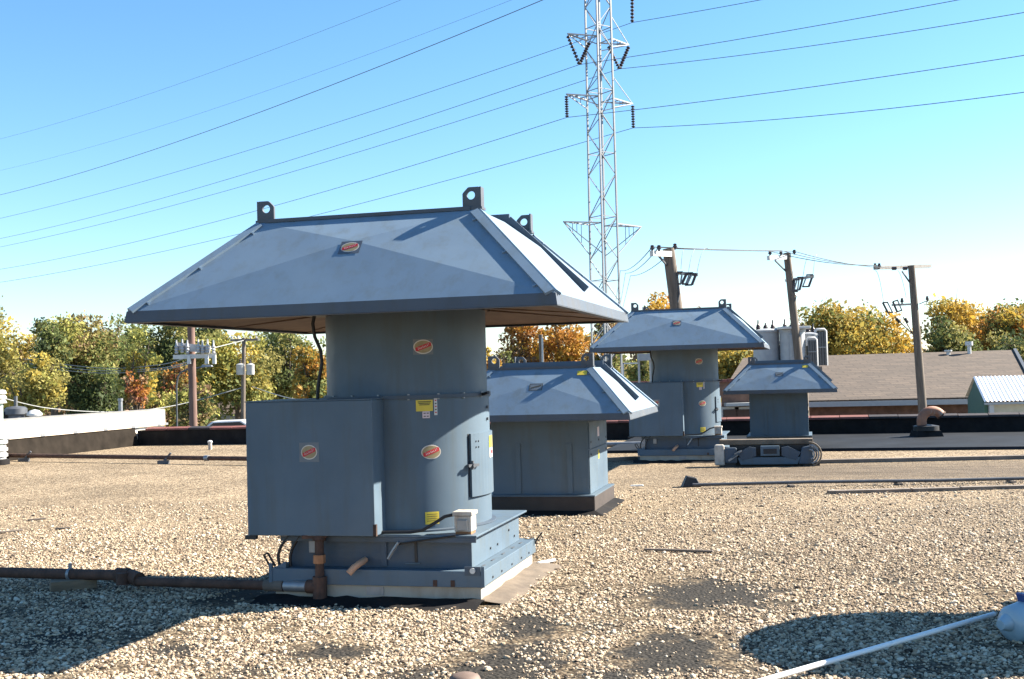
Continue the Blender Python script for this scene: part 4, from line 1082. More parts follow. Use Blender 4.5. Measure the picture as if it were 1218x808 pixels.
# small cabinet on a frame between the low ventilator and the far tall one
cbx = thing('equipment_cabinet', 'small grey cabinet on a white pipe frame left of the far barrel', 'cabinet')
c = at(767, 425, 40)
MB().box(c.x - .23, c.x + .25, 40, 40.3, c.z - .12, c.z + .12).build('box', M['transformer'], cbx, bevel=0.01)
MB().bar((c.x - .2, 40.15, STREET), (c.x - .2, 40.15, c.z - .121), 0.07).build('post', M['gutter'], cbx)
MB().bar((c.x + .2, 40.15, STREET), (c.x + .2, 40.15, c.z - .121), 0.07).build('post', M['gutter'], cbx)
MB().bar((c.x - .75, 40.1, c.z - .2), (c.x - .24, 40.1, c.z - .2), 0.05).build('rail', M['white'], cbx)
MB().bar((c.x - .75, 40.1, STREET), (c.x - .75, 40.1, c.z - .17), 0.05).build('post', M['white'], cbx)

# ---- utility poles on the right
def pole_obj(root, top, bot, r0, r1, mat):
    d = (bot - top); k = (STREET - top.z) / d.z
    base = top + d * k
    n = 9; L = (base - top).length
    rr = [r0 + (r1 - r0) * i / n for i in range(n + 1)]
    return MB().tube([top.lerp(base, i / n) for i in range(n + 1)], rr, 14).build('post', mat, root, True), base
def pin(root, p, h=0.16, mat=None):
    return MB().lathe([(0.03, 0), (0.03, h*.3), (0.06, h*.35), (0.06, h*.6), (0.04, h*.65), (0.05, h*.9), (0.02, h)], 10, p).build('insulator', mat or M['ins_dark'], root, True)
def cutout(root, p, q, off):
    """fuse cutout: porcelain rod, fuse tube and end fittings"""
    p, q = Vector(p), Vector(q); d = (q - p).normalized(); off = off * 2.4
    c = MB().tube([p, q], 0.036, 8).build('fuse_cutout', M['ins_dark'], root, True)
    MB().tube([p + off, q + off], 0.024, 8).build('fuse_tube', M['galv'], c, True)
    for e in (p, q): MB().bar(e, e + off * 1.1, 0.045).build('fitting', M['ins_dark'], c)
    return c
grpR = 'wooden poles of the right-hand distribution line'
def wood_pole(px0, py0, px1, py1, Y, r0, r1, label, arm, mat=M['pole_wood'], group=grpR):
    root = thing('utility_pole', label, 'utility pole', group=group)
    _, base = pole_obj(root, at(px0, py0, Y), at(px1, py1, Y), r0, r1, mat)
    return root
PY = {'a': 30.0, 'b': 37.0, 'c': 41.0}
ua = wood_pole(795, 296, 805, 370, PY['a'], 0.155, 0.20, 'thick wooden utility pole rising behind the far tall ventilator hood', None)
aA, aB = at(775, 301.5, 29.0), at(845, 303, 31.6)
MB().bar(aA, at(800, 302.5, 30.0), 0.10, 0.14).build('cross_arm', M['white'], ua)
MB().bar(at(783, 304, 29.4), at(795, 318, 30), 0.04).build('arm_brace', M['lug'], ua)
for px in (776, 784): pin(ua, at(px, 301, 29.1) + Vector((0, 0, .04)))
pin(ua, at(803, 297, 30))
cutout(ua, at(806, 324, 29.9), at(804, 338, 29.9), Vector((.05, 0, 0)))
cutout(ua, at(817, 325, 29.9), at(811, 338, 29.9), Vector((.06, 0, 0)))
cutout(ua, at(828, 326, 29.9), at(823, 339, 29.9), Vector((-.07, 0, 0)))
MB().bar(at(797, 324, 30), at(830, 327, 29.95), 0.08).build('cutout_arm', M['weathered_white'], ua)
MB().tube([at(807, 340, 29.9), at(808, 350, 29.85), at(806, 360, 29.85)], 0.02, 6).build('riser_cable', M['lug'], ua)

ub = wood_pole(936, 301, 946, 392, PY['b'], 0.115, 0.165, 'slender wooden utility pole rising behind the grey transformers', None)
MB().bar(at(914, 307, 36.2), at(937, 306, 37.0), 0.10, 0.14).build('cross_arm', M['white'], ub)
MB().bar(at(922, 310, 36.4), at(935, 323, 37), 0.04).build('arm_brace', M['lug'], ub)
for px in (916, 929): pin(ub, at(px, 305, 36.6) + Vector((0, 0, .02)))
pin(ub, at(945, 303, 37))
MB().bar(at(934, 334, 37), at(968, 329, 36.9), 0.08).build('cutout_arm', M['weathered_white'], ub)
cutout(ub, at(945, 333, 36.9), at(943, 347, 36.9), Vector((.06, 0, 0)))
cutout(ub, at(955, 330, 36.9), at(951, 345, 36.9), Vector((-.07, 0, 0)))
cutout(ub, at(967, 327, 36.9), at(962, 341, 36.9), Vector((-.08, 0, 0)))
MB().tube([at(943, 347, 36.9), at(947, 352, 36.9), at(946, 358, 36.9), at(941, 356, 36.9)], 0.02, 6).build('riser_cable', M['lug'], ub)

uc = wood_pole(1084, 316, 1098, 494, PY['c'], 0.12, 0.185, 'tall wooden utility pole standing before the brown-roofed house', None)
MB().bar(at(1040, 319, 40.3), at(1107, 316.5, 41.6), 0.10, 0.12).build('cross_arm', M['weathered_white'], uc)
MB().bar(at(1073, 323, 40.7), at(1082, 336, 41), 0.04).build('arm_brace', M['lug'], uc)
for px in (1041, 1046): pin(uc, at(px, 320, 40.3), .2)
for px in (1064, 1077): MB().tube([at(px - 3, 319.5, 40.2), at(px + 2, 319.3, 40.2)], 0.06, 8).build('strain_insulator', M['ins_dark'], uc)
MB().bar(at(1061, 363, 40.8), at(1086, 362, 41), 0.07).build('cutout_arm', M['weathered_white'], uc)
cutout(uc, at(1050, 360, 40.8), at(1056, 372, 40.8), Vector((.07, 0, 0)))
cutout(uc, at(1062, 359, 40.8), at(1067, 371, 40.8), Vector((.07, 0, .02)))
pin(uc, at(1073, 362, 40.9), .22)
MB().tube([at(1093, 362, 41), at(1100, 359, 41), at(1103, 359, 41)], 0.018, 6).build('bracket', M['galv'], uc); pin(uc, at(1103, 359, 41), .2)
for p0, p1 in (((1064, 377), (1086, 398)), ((1074, 377), (1085, 396))):
    MB().tube([at(*p0, 40.8), at(*p1, 41)], 0.018, 6).build('cable', M['lug'], uc)
    MB().tube([at(p0[0] + 2, p0[1] + 2, 40.8), at(p0[0] + 6, p0[1] + 7, 40.8)], 0.05, 8).build('sleeve', M['black'], uc)

def wire(name, label, pts, r, group, mat=None, cat='power line'):
    o = MB().tube(pts, r, 5).build(name, mat or M['wire'], None, True)
    return tag(o, label, cat, group)
gW = 'wires of the right-hand distribution line'
for k, (pa, pb, pc, lab) in enumerate((
        ((776, 294, 29.1), (916, 299, 36.5), (1041, 316, 40.3), 'distribution wire over the three right-hand poles, left insulators'),
        ((784, 294, 29.3), (929, 298, 36.8), (1046, 316, 40.4), 'distribution wire over the three right-hand poles, second insulators'),
        ((803, 296, 30.0), (945, 299, 37.1), (1064, 319, 40.6), 'distribution wire over the three right-hand poles, nearest the post tops'))):
    p_, q_, r_ = at(*pa), at(*pb), at(*pc)
    away = p_ + (p_ - q_) * 1.0; away.z = p_.z - 0.3
    l0 = at(738 + 6 * k, 322 - 5 * k + k * 8, 62.0)
    far = l0 + (l0 - p_) * 1.5; far.z = l0.z - 2
    pts = catenary(far, l0, 0.2, 6)[:-1] + catenary(l0, p_, 0.2, 8)[:-1] + catenary(p_, q_, 0.02, 8)[:-1] + catenary(q_, r_, 0.12, 8)
    wire('power_line', lab, pts, 0.013, gW)
for k, (p0, p1, sag, lab) in enumerate((((814, 297, 30.2), (810, 320, 29.9), -.15, 'thin jumper wire from the line to the leftmost fuse on the thick pole'),
        ((826, 297, 30.3), (819, 324, 29.9), -.1, 'thin jumper wire from the line to the middle fuse on the thick pole'),
        ((843, 297, 30.6), (829, 325, 29.9), -.25, 'thin jumper wire from the line to the outer fuse on the thick pole'),
        ((962, 305, 37.2), (955, 330, 36.9), -.15, 'thin jumper wire to the middle fuse on the slender pole'),
        ((973, 303, 37.4), (967, 327, 36.9), -.2, 'thin jumper wire to the outer fuse on the slender pole'),
        ((1041, 322, 40.3), (1051, 360, 40.8), -.3, 'thin jumper wire to the outer fuse on the pole before the house'),
        ((1068, 322, 40.6), (1078, 355, 40.9), -.2, 'thin jumper wire beside the post of the pole before the house'))):
    wire('jumper_wire', lab, catenary(at(*p0), at(*p1), sag, 8), 0.008, 'jumper wires on the right-hand poles', cat='wire')

# transformers on a platform at the slender pole
gT = 'transformers on the platform'
pf = thing('transformer_platform', 'timber platform carrying the grey transformers behind the right low ventilator', 'platform')
pz = at(935, 437, 37.5).z
MB().box(at(895, 437, 37.5).x, at(972, 437, 37.5).x, 36.9, 38.6, pz - .25, pz - .002).build('deck', M['wood_grey'], pf)
for px in (905, 955):
    c = at(px, 437, 38.2); MB().tube([(c.x, 38.2, STREET), (c.x, 38.2, pz - .251)], 0.15, 12).build('post', M['pole_wood'], pf, True)
def transformer(px, Y, w_, top_py, label, panel=True, frames=()):
    top = at(px, top_py, Y)
    t = thing('transformer', label, 'transformer', (top.x, Y, pz), 0, gT)
    h_ = top.z - pz
    MB().lathe([(w_/2, 0.0), (w_/2, h_ * .93), (w_/2 * 1.06, h_ * .935), (w_/2 * 1.06, h_ * .99), (w_/2*.7, h_ * 1.03), (0.0, h_ * 1.05)], 20).build('tank', M['transformer'], t, True)
    if panel:
        MB().box(-w_ * .58, w_ * .62, -w_ * .6, w_ * .5, h_ * 1.0, h_ * 1.07).build('lid', M['white'], t, bevel=0.02)
        MB().box(-w_ * .24, w_ * .24, -w_/2 - .06, -w_/2 + .1, h_ * .02, h_ * .86).build('front_panel', M['transformer'], t, bevel=0.02)
        MB().box(-.07, .07, -w_/2 - .075, -w_/2 - .061, h_ * .55, h_ * .62).build('nameplate', M['print'], t)
    for dx in (-.3, 0, .3):
        MB().lathe([(0.05, 0), (0.09, .03), (0.06, .06), (0.09, .1), (0.06, .13), (0.07, .16), (0.03, .18 + .1 * abs(dx)), (0.02, .26 + .3 * abs(dx))], 10, (dx * w_, 0.05 + dx * .3, h_ * .99)).build('bushing', M['ins_dark'], t, True)
    for x_, wd, ht in frames:                     # white pipe-framed radiators
        f = MB(); y_ = -w_ * .2
        f.tube([(x_ - wd/2, y_, ht - .25), (x_ - wd/2, y_, ht - .03), (x_ - wd/2 + .05, y_, ht), (x_ + wd/2 - .05, y_, ht), (x_ + wd/2, y_, ht - .05), (x_ + wd/2, y_, 0.02)], 0.05, 8)
        fo = f.build('radiator', M['white'], t, True)
        for k in range(4):
            xx = x_ - wd/2 + wd * (k + .5) / 4
            MB().box(xx - wd/10, xx + wd/10, y_ - .05, y_ + .25, 0.03, ht - .07).build('fin', M['transformer_dark'], fo)
        MB().box(x_ - wd/2 + .02, x_ + wd/2 - .02, y_ - .075, y_ - .055, ht * .5, ht * .53).build('strap', M['galv'], fo)
    return t
transformer(911, 37.9, 0.86, 393, 'grey drum transformer, leftmost of those behind the right ventilator', False, ((0.34, 0.30, 0.80),))
transformer(942, 37.45, 0.80, 392, 'grey transformer with flat front panel, in the middle behind the right ventilator', True, ((0.58, 0.30, 0.92),))
transformer(962, 38.4, 0.62, 397, 'grey transformer with tall white pipe radiator, rightmost behind the right ventilator', False, ((0.36, 0.34, 1.22),))

# ---- poles on the left
gL = 'utility poles beyond the left parapets'
ul = wood_pole(226, 340, 230, 505, 46.0, 0.14, 0.17, 'reddish utility pole with a white arm of switches, left of the motor housing', None, M['pole_red'], gL)
MB().bar(at(206, 425, 45.7), at(257, 423, 46), 0.14, 0.17).build('cross_arm', M['white'], ul)
MB().bar(at(210, 412, 45.8), at(250, 416, 45.8), 0.08, 0.3).build('switch_bar', M['ins_white'], ul)
for k, px in enumerate((210, 217, 223, 236, 241, 247, 254)):
    MB().lathe([(0.05, 0), (0.085, .05), (0.05, .1), (0.085, .16), (0.05, .22), (0.085, .28), (0.04, .34), (0.03, .55)], 10, at(px, 421 - (k % 2), 45.7)).build('switch', M['ins_white'], ul, True)
for px in (225, 246, 255):
    MB().box(at(px, 427, 45.7).x - .06, at(px, 427, 45.7).x + .06, 45.6, 45.75, at(px, 433, 45.7).z, at(px, 423, 45.7).z).build('hanger', M['white'], ul)

um = wood_pole(290, 402, 289, 505, 62.0, 0.10, 0.15, 'thin utility pole with two transformer cans close left of the motor housing', None, M['pole_wood'], gL)
MB().bar(at(274, 405, 62), at(307, 404, 62), 0.1, 0.12).build('cross_arm', M['wood_grey'], um)
for px in (286, 298):
    c = at(px, 446, 61.7)
    cn = MB().lathe([(0.2, 0), (0.22, .05), (0.22, .52), (0.23, .54), (0.12, .6), (0.0, .62)], 14, c).build('transformer_can', M['gutter'], um, True)
    MB().lathe([(0.03, .6), (0.06, .66), (0.03, .72), (0.05, .78), (0.02, .84)], 8, c).build('bushing', M['ins_dark'], cn)
for px in (276, 283, 298, 305): pin(um, at(px, 404, 62), .2, M['ins_white'])

usn = wood_pole(643, 398, 646, 470, 58.0, 0.11, 0.14, 'pale utility pole among orange trees right of the large barrel', None, M['pole_wood'], gL)
MB().bar(at(645, 402, 57.8), at(645.5, 436, 57.8), 0.09, 0.09).build('conduit', M['white'], usn)

# street lamp
sl = thing('street_lamp', 'thin street lamp with curved arm left of the reddish utility pole', 'street lamp')
b_, t_ = at(210, 505, 55), at(211, 448, 55)
base = Vector((b_.x, 55, STREET))
MB().tube([base, at(210, 460, 55), at(211.5, 449, 55), at(215, 443, 55), at(222, 440, 55), at(240, 437, 55)], 0.04, 8).build('pole', M['lug'], sl, True)
c = at(246, 435.5, 55)
MB().hexa([(c.x-.28, 54.85, c.z-.07), (c.x+.28, 54.85, c.z-.04), (c.x+.28, 55.15, c.z-.04), (c.x-.28, 55.15, c.z-.07)], [(c.x-.2, 54.9, c.z+.07), (c.x+.24, 54.9, c.z+.04), (c.x+.24, 55.1, c.z+.04), (c.x-.2, 55.1, c.z+.07)]).build('lamp_head', M['galv'], sl, bevel=0.02)

# drooping cables on the left
gC = 'service cables beyond the left parapet'
for k, (pts, lab) in enumerate((
        ([(28, 427, 70), (120, 438, 66), (190, 434, 60), (226, 424, 46)], 'drooping service cable across the left trees, highest of the bundle'),
        ([(28, 432, 70), (120, 441, 66), (190, 438, 60), (226, 430, 46)], 'drooping service cable across the left trees, middle of the bundle'),
        ([(40, 437, 70), (120, 444, 66), (190, 440, 60), (226, 433, 46)], 'drooping service cable across the left trees, lowest of the bundle'),
        ([(5, 474, 50), (60, 486, 52), (140, 490, 56), (210, 482, 60), (289, 461, 62)], 'pale cable sagging just above the white parapet to the thin pole'),
        ([(230, 420, 46), (262, 412, 55), (290, 405, 62)], 'cable running between the reddish pole and the thin pole'),
        ([(300, 460, 61), (345, 474, 50), (392, 476, 44)], 'pale cable seen above the motor housing, left of the barrel'))):
    P = [at(*p) for p in pts]
    Q = []
    for i in range(len(P) - 1):
        for j in range(6):
            t = j / 6; p0 = P[max(i-1, 0)]; p1 = P[i]; p2 = P[i+1]; p3 = P[min(i+2, len(P)-1)]
            Q.append(0.5 * ((2*p1) + (p2-p0)*t + (2*p0-5*p1+4*p2-p3)*t*t + (-p0+3*p1-3*p2+p3)*t**3))
    Q.append(P[-1])
    wire('service_cable', lab, Q, 0.022, gC, M['wire_pale'], 'cable')

# fans and vents on the neighbouring roof
fa = thing('roof_fan', 'dark round roof fan with a thin flue beyond the white parapet', 'roof fan', at(19, 497, 31))
fa.scale = (.8, .8, .8)
MB().lathe([(0.27, -.3), (0.27, .08), (0.36, .12), (0.36, .3), (0.28, .36), (0.0, .4)], 18).build('body', M['lug'], fa, True)
MB().lathe([(0.06, .38), (0.06, .72)], 10).build('flue', M['transformer_dark'], fa, True)
MB().box(-.62, -.3, -.3, .3, -.3, .22).build('motor_box', M['lug'], fa, bevel=0.02)
fb = thing('mushroom_vent', 'small white mushroom vent beyond the white parapet', 'roof vent', at(41, 496, 31))
MB().lathe([(0.12, -.3), (0.12, .02), (0.2, .04), (0.2, .09), (0.12, .17), (0.0, .2)], 16).build('cap', M['white'], fb, True)
fc = thing('vent_pipe', 'thin grey vent pipe poking up behind the white parapet', 'vent pipe', at(143.5, 492, 33))
MB().lathe([(0.06, -.3), (0.06, .35), (0.075, .36), (0.075, .43)], 10).build('pipe', M['galv'], fc, True)
fd = thing('clay_cap', 'small orange clay cap on the white parapet beside the thin vent pipe', 'cap', at(151, 490.5, 31))
MB().lathe([(0.12, -.12), (0.12, .0), (0.05, .05), (0.0, .06)], 12).build('cap', M['copper_stub'], fd, True)

# far house and parked car on the left
fh = thing('far_house', 'small far house with brown roof behind the thin left pole', 'house')
c = at(280, 492, 85)
MB().box(c.x - 1.4, c.x + 3.5, 85, 90, STREET, c.z).build('wall', M['gutter'], fh)
MB().add([(c.x-1.8, 84.6, c.z), (c.x+3.9, 84.6, c.z), (c.x+3.9, 87.5, c.z+.9), (c.x-1.8, 87.5, c.z+.9), (c.x+3.9, 90.4, c.z), (c.x-1.8, 90.4, c.z)], [(0, 1, 2, 3), (3, 2, 4, 5), (0, 3, 5), (1, 4, 2)]).build('roof', M['shingle'], fh)
cr = thing('parked_car', 'silver car top showing above the dark parapet by the thin pole', 'car', (at(276, 500, 60).x, 60, STREET + 2.7), 0.1)
prof = [(-2.1, .3), (-2.1, .75), (-1.5, .9), (-.9, 1.38), (.6, 1.4), (1.3, .92), (2.1, .78), (2.15, .35)]
MB().slab([(x, -.85, z) for x, z in prof][::-1], (0, 1, 0), 1.7).build('body', M['car_paint'], cr, bevel=0.06)
for s in (-1, 1):
    MB().slab([(x, s * .86, z) for x, z in ((-1.3, .95), (-.82, 1.3), (.5, 1.32), (1.05, .96))], (0, s, 0), 0.01).build('window', M['glass'], cr)
    for x in (-1.35, 1.35):
        MB().lathe([(0.31, -.1), (0.31, .1)], 18).build('wheel', M['tyre'], cr, True).matrix_local = Matrix.Translation((x, s * .8, .31)) @ Matrix.Rotation(R(90), 4, 'X')
dk = MB().box(at(255, 500, 60).x, at(310, 500, 60).x, 57, 64, STREET, STREET + 2.7).build('parking_terrace', M['street']); tag(dk, kind='structure')

# ---- lattice transmission tower
TY = 70.0
tw = thing('transmission_tower', 'tall pale steel lattice transmission tower behind the ventilators', 'transmission tower')
tc_top, tc_bot = at(712.5, 0, TY), at(721.5, 420, TY)
AL = R(35); A = Vector((math.cos(AL), math.sin(AL), 0)); B = Vector((-math.sin(AL), math.cos(AL), 0))
ztop_t = tc_top.z + 6.0
def tcen(z):
    k = (z - tc_bot.z) / (tc_top.z - tc_bot.z); return Vector((tc_bot.x + (tc_top.x - tc_bot.x) * k * 0.55, TY, z))
def ts(z):
    k = (z - tc_bot.z) / (tc_top.z - tc_bot.z); return 0.62 - 0.075 * k
def corner(i, z):
    sx, sy = ((-1, -1), (1, -1), (1, 1), (-1, 1))[i]; return tcen(z) + A * (sx * ts(z)) + B * (sy * ts(z))
for i in range(4):
    MB().bar(corner(i, STREET), corner(i, ztop_t), 0.095, 0.095, A).build('leg', M['steel_white'], tw)
nz = 27; zs = [STREET + (ztop_t - STREET) * k / nz for k in range(nz + 1)]
for i in range(4):
    for k in range(nz):
        a_, b_ = (corner(i, zs[k]), corner((i+1) % 4, zs[k+1])) if (k + i) % 2 else (corner((i+1) % 4, zs[k]), corner(i, zs[k+1]))
        MB().bar(a_, b_, 0.042, 0.042).build('brace', M['steel_white'], tw)
        if k % 3 == 0: MB().bar(corner(i, zs[k]), corner((i+1) % 4, zs[k]), 0.045, 0.045).build('brace', M['steel_white'], tw)
def tower_arm(py, half, drop, raise_=0):
    z = zpx(716, py, TY); z2 = z - drop
    tips = []
    for s in (-1, 1):
        tip = tcen(z) + A * (s * half); tips.append(tip)
        ar = empty('cross_arm'); ar.parent = tw
        ar_m = MB()
        idx = (0, 3) if s < 0 else (1, 2)
        for i in idx:
            ar_m.bar(corner(i, z), tip, 0.075, 0.075); ar_m.bar(corner(i, z2), tip, 0.05, 0.05)
            for q in (0.33, 0.66):
                ar_m.bar(corner(i, z).lerp(tip, q), corner(i, z2).lerp(tip, q), 0.04, 0.04)
        for q in (0.0, 0.3, 0.6):
            ar_m.bar(corner(idx[0], z).lerp(tip, q), corner(idx[1], z).lerp(tip, q), 0.05, 0.05)
        col.objects.unlink(ar); bpy.data.objects.remove(ar)
        ar_m.build('cross_arm', M['steel_white'], tw)
    return tips
t1 = tower_arm(47, 2.4, -0.0 + 0.5)
t2 = tower_arm(118, 2.6, 0.55)
t3 = tower_arm(267, 3.05, 1.85)
t0 = tower_arm(-28, 2.6, 0.5)
MB().bar(corner(1, zpx(716, 20, TY)), t1[1], 0.04).build('arm_tie', M['steel_white'], tw)
MB().bar(corner(1, zpx(716, 92, TY)), t2[1], 0.04).build('arm_tie', M['steel_white'], tw)
def string(a, b, label=None):
    a, b = Vector(a), Vector(b); d = (b - a); n = 9; m = MB()
    pts, rs = [], []
    for k in range(n):
        for q, r_ in ((0.05, .03), (0.3, .12), (0.6, .12), (0.95, .03)):
            pts.append(a + d * ((k + q) / n)); rs.append(r_)
    return m.tube(pts, rs, 10).build('insulator_string', M['ins_dark'], tw)
def down_pt(p, dpx):
    return p - Vector((0, 0, dpx * p.y / F))
s2l, s2r = down_pt(t2[0], 28), down_pt(t2[1], 29)
string(t2[0] - Vector((0, 0, .1)), s2l); string(t2[1] - Vector((0, 0, .1)), s2r)
v1l = tcen(t1[0].z - 1.75) + A * (-1.55); v1r = tcen(t1[1].z - 1.6) + A * 1.6
string(t1[0] - Vector((0, 0, .1)), v1l); string(tcen(t1[0].z - .3) + A * (-.75), v1l)
string(tcen(t1[0].z - .3) + A * .75, v1r); string(t1[1] - Vector((0, 0, .1)), v1r)
s0r = down_pt(t0[1], 64); s0r = tcen(t0[1].z - 1.5) + A * 2.6
s0r = at(752, 27, t0[1].y); string(at(752, -10, t0[1].y), s0r)
MB().bar(t0[1], at(752, -10, t0[1].y), 0.05).build('hanger', M['steel_white'], tw)

# transmission conductors: attachment, left point, right point (photo pixels and distances)
gP = 'conductors of the transmission line'
def span(label, mid, left=None, right=None, r=0.019):
    pts = []
    if left:
        l = at(left[0], left[1], left[2]); m_ = Vector(mid); d = (l - m_)
        far = m_ + d * 1.35
        far.z = l.z + (l.z - m_.z) * 0.30
        n = 26
        for i in range(n + 1):
            t = 1.35 * (1 - i / n)
            p = m_ + d * t; p.z = m_.z + (l.z - m_.z) * t - left[3] * 4 * t * (1 - t) * 1.0
            pts.append(p)
    else:
        pts.append(Vector(mid))
    if right:
        rr = at(right[0], right[1], right[2]); m_ = Vector(mid); d = rr - m_; n = 14
        for i in range(1, n + 1):
            t = 1.25 * i / n
            p = m_ + d * t; p.z = m_.z + (rr.z - m_.z) * t - right[3] * 4 * t * (1 - t)
            pts.append(p)
    wire('conductor', label, pts, r, gP)
LY, RY = 141.0, 52.0
span('lowest long conductor passing under the right end of the tower cross arms', s2r, (0, 336, LY, 0.9), (1218, 110, RY, 0.25))
span('second lowest conductor hung from the left end of the lower tower arm', s2l, (0, 320.5, LY, 0.9), (1218, 66, RY, 0.15))
span('conductor fixed at the right V-string of the upper tower arm', v1r, (0, 294, LY, 0.8), (1218, 15, RY, 0.2))
span('conductor fixed at the left V-string of the upper tower arm', v1l, (0, 284, LY, 0.8), (1140, 0, 55, 0.1))
span('uppermost conductor at right hung from the highest insulator string', s0r, (0, 260, LY, 0.8), (905, 0, 63, 0.02))
span('darkest conductor crossing the left sky, third from the top', at(672, -11, 68), (0, 232, LY, 1.0), None, 0.026)
span('thin upper conductor crossing the blue sky at left, second from top', at(690, -32, 70), (0, 203, LY, 1.0), None, 0.010)
span('thin uppermost conductor crossing the top left corner of the sky', at(700, -92, 70), (0, 165.5, LY, 1.0), None, 0.012)

# ------------------------------------------------------------------ trees
Yl, Go, Or, Ol, Gr, Dg, Rd, Br, Lg = (.50,.38,.08), (.46,.29,.05), (.43,.20,.045), (.29,.26,.085), (.16,.19,.065), (.07,.095,.042), (.33,.11,.07), (.26,.17,.10), (.38,.37,.10)
def tree(label, px0, px1, ptop, pbot, Y, pal, seed, dens=1.0, gap=0.0, bare=False, lobes=None, group='autumn trees beyond the roof', name='tree', leaf=0.0025):
    rg = np.random.default_rng(seed)
    pc = (px0 + px1) / 2
    top, bot = at(pc, ptop - 9, Y), at(pc, pbot, Y)
    rx = (px1 - px0) / 2 * Y / F * 1.12; rz = (top.z - bot.z) / 2 * 1.1; cz = (top.z + bot.z) / 2; cx = top.x
    ry = min(rx, 5.5)
    root = thing(name, label, 'tree', (cx, Y, STREET), 0, group)
    C0 = np.array([0, 0, cz - STREET])
    nl = lobes or int(22 + rx * 6)
    ctr = []; rad = []
    while len(ctr) < nl:
        d = rg.normal(size=3); d /= np.linalg.norm(d); q = rg.random() ** 0.45
        r_ = rg.uniform(.24, .46) * min(rx, rz, ry) * (1.25 - .45 * q)
        p = d * np.array([rx, ry, rz]) * q * (1 - r_ / max(min(rx, rz), .1) * .75)
        if p[2] < -rz * .7 and rg.random() < .5: continue
        ctr.append(p); rad.append(r_)
    ctr = np.array(ctr) + C0; rad = np.array(rad)
    s = leaf * Y
    area = 4 * math.pi * rad**2
    cnt = np.clip((area / (s * s) * 0.95 * dens).astype(int), 30, 4200)
    pos, cols = [], []
    pal = np.array(pal)
    for c, r_, n in zip(ctr, rad, cnt):
        d = rg.normal(size=(n, 3)); d /= np.linalg.norm(d, axis=1)[:, None]
        rr = r_ * (0.45 + 0.62 * rg.random(n) ** 0.6)
        p = c + d * rr[:, None] * np.array([1.1, 1.1, .85])
        p += rg.normal(size=(n, 3)) * r_ * .10
        hfrac = (p[:, 2] - C0[2]) / rz
        base = pal[rg.integers(len(pal))]; alt = pal[rg.integers(len(pal))]
        m_ = rg.random(n)[:, None] ** 2
        cc = base * (1 - m_) + alt * m_
        cc = cc * rg.uniform(.78, 1.12, n)[:, None]
        pos.append(p); cols.append(cc)
    P = np.concatenate(pos); Cc = np.clip(np.concatenate(cols), .01, .8); n = len(P)
    if gap:
        k = np.sin(P[:, 0] * 2.3 + seed) * np.sin(P[:, 2] * 2.9 + seed * 2) * np.sin(P[:, 1] * 1.7)
        ok = (k < .45 - gap * .5) | (rg.random(n) < .3); P = P[ok]; Cc = Cc[ok]; n = len(P)
    a = rg.normal(size=(n, 3)); a /= np.linalg.norm(a, axis=1)[:, None]
    b = rg.normal(size=(n, 3)); b -= a * (a * b).sum(1)[:, None]; b /= np.linalg.norm(b, axis=1)[:, None]
    sz = s * np.clip(rg.lognormal(-.15, .38, n), .35, 2.2)[:, None]
    a *= sz * .62; b *= sz * .42
    nrm = np.cross(a, b); nrm /= np.linalg.norm(nrm, axis=1)[:, None]
    V = np.stack([P - a, P - b * .9 + a * .1 + nrm * sz * .08, P + a, P + b * .9 - a * .1 + nrm * sz * .08], 1).reshape(-1, 3).astype(np.float32)
    me = bpy.data.meshes.new('crown'); me.vertices.add(4 * n); me.vertices.foreach_set('co', V.ravel())
    me.loops.add(4 * n); me.loops.foreach_set('vertex_index', np.arange(4 * n, dtype=np.int32))
    me.polygons.add(n); me.polygons.foreach_set('loop_start', np.arange(0, 4 * n, 4, dtype=np.int32))
    me.update(calc_edges=True)
    at_ = me.attributes.new('leaf_colour', 'FLOAT_COLOR', 'POINT')
    c4 = np.ones((n, 4, 4), np.float32); c4[:, :, :3] = Cc[:, None, :]
    at_.data.foreach_set('color', c4.ravel())
    me.materials.append(M['leaf'])
    o = bpy.data.objects.new('crown', me); col.objects.link(o); o.parent = root
    # trunk and limbs
    tr = MB(); H = top.z - STREET; r0 = max(.14, H * .022)
    fork = Vector((rg.uniform(-.3, .3), rg.uniform(-.3, .3), max(1.5, C0[2] - rz * .65)))
    tr.tube([(0, 0, 0), fork * .5 + Vector((.1, 0, 0)), fork], [r0 * 1.25, r0, r0 * .85], 10)
    tro = tr.build('trunk', M['bark'], root, True)
    lim = MB()
    sel = rg.permutation(nl)[:min(nl, 16)]
    for k in sel:
        e = Vector(ctr[k]); m_ = fork.lerp(e, .5) + Vector((rg.uniform(-.25, .25), rg.uniform(-.25, .25), rg.uniform(-.1, .3)))
        lim.tube([fork, fork.lerp(m_, .5), m_, e], [r0 * .55, r0 * .42, r0 * .28, r0 * .08], 6)
        for j in range(5 if not bare else 10):
            dd = Vector(rg.normal(size=3)); dd.z = abs(dd.z) * 1.1 + .2; dd.normalize()
            L_ = rad[k] * (1.1 if not bare else rg.uniform(1.2, 2.0))
            st_ = m_.lerp(e, rg.uniform(.2, 1))
            lim.tube([st_, st_ + dd * L_ * .5 + Vector((0, 0, .05)), st_ + dd * L_], [r0 * .13, r0 * .08, r0 * .025], 5)
    lim.build('limb', M['bark'], root, True)
    return root
T = tree
T('yellow-olive tree cut by the left picture edge', -60, 24, 348, 480, 62, [Yl, Ol, Lg, Ol], 1, 1.0)
T('low yellow bushy tree just above the white parapet at far left', 8, 78, 428, 505, 58, [Ol, Ol, Lg, Yl], 2, 1.0)
T('broad tree with dark green left side and rusty top, left of the large hood', 42, 150, 372, 500, 78, [Ol, Gr, Lg, Br, Gr], 3, 1.2)
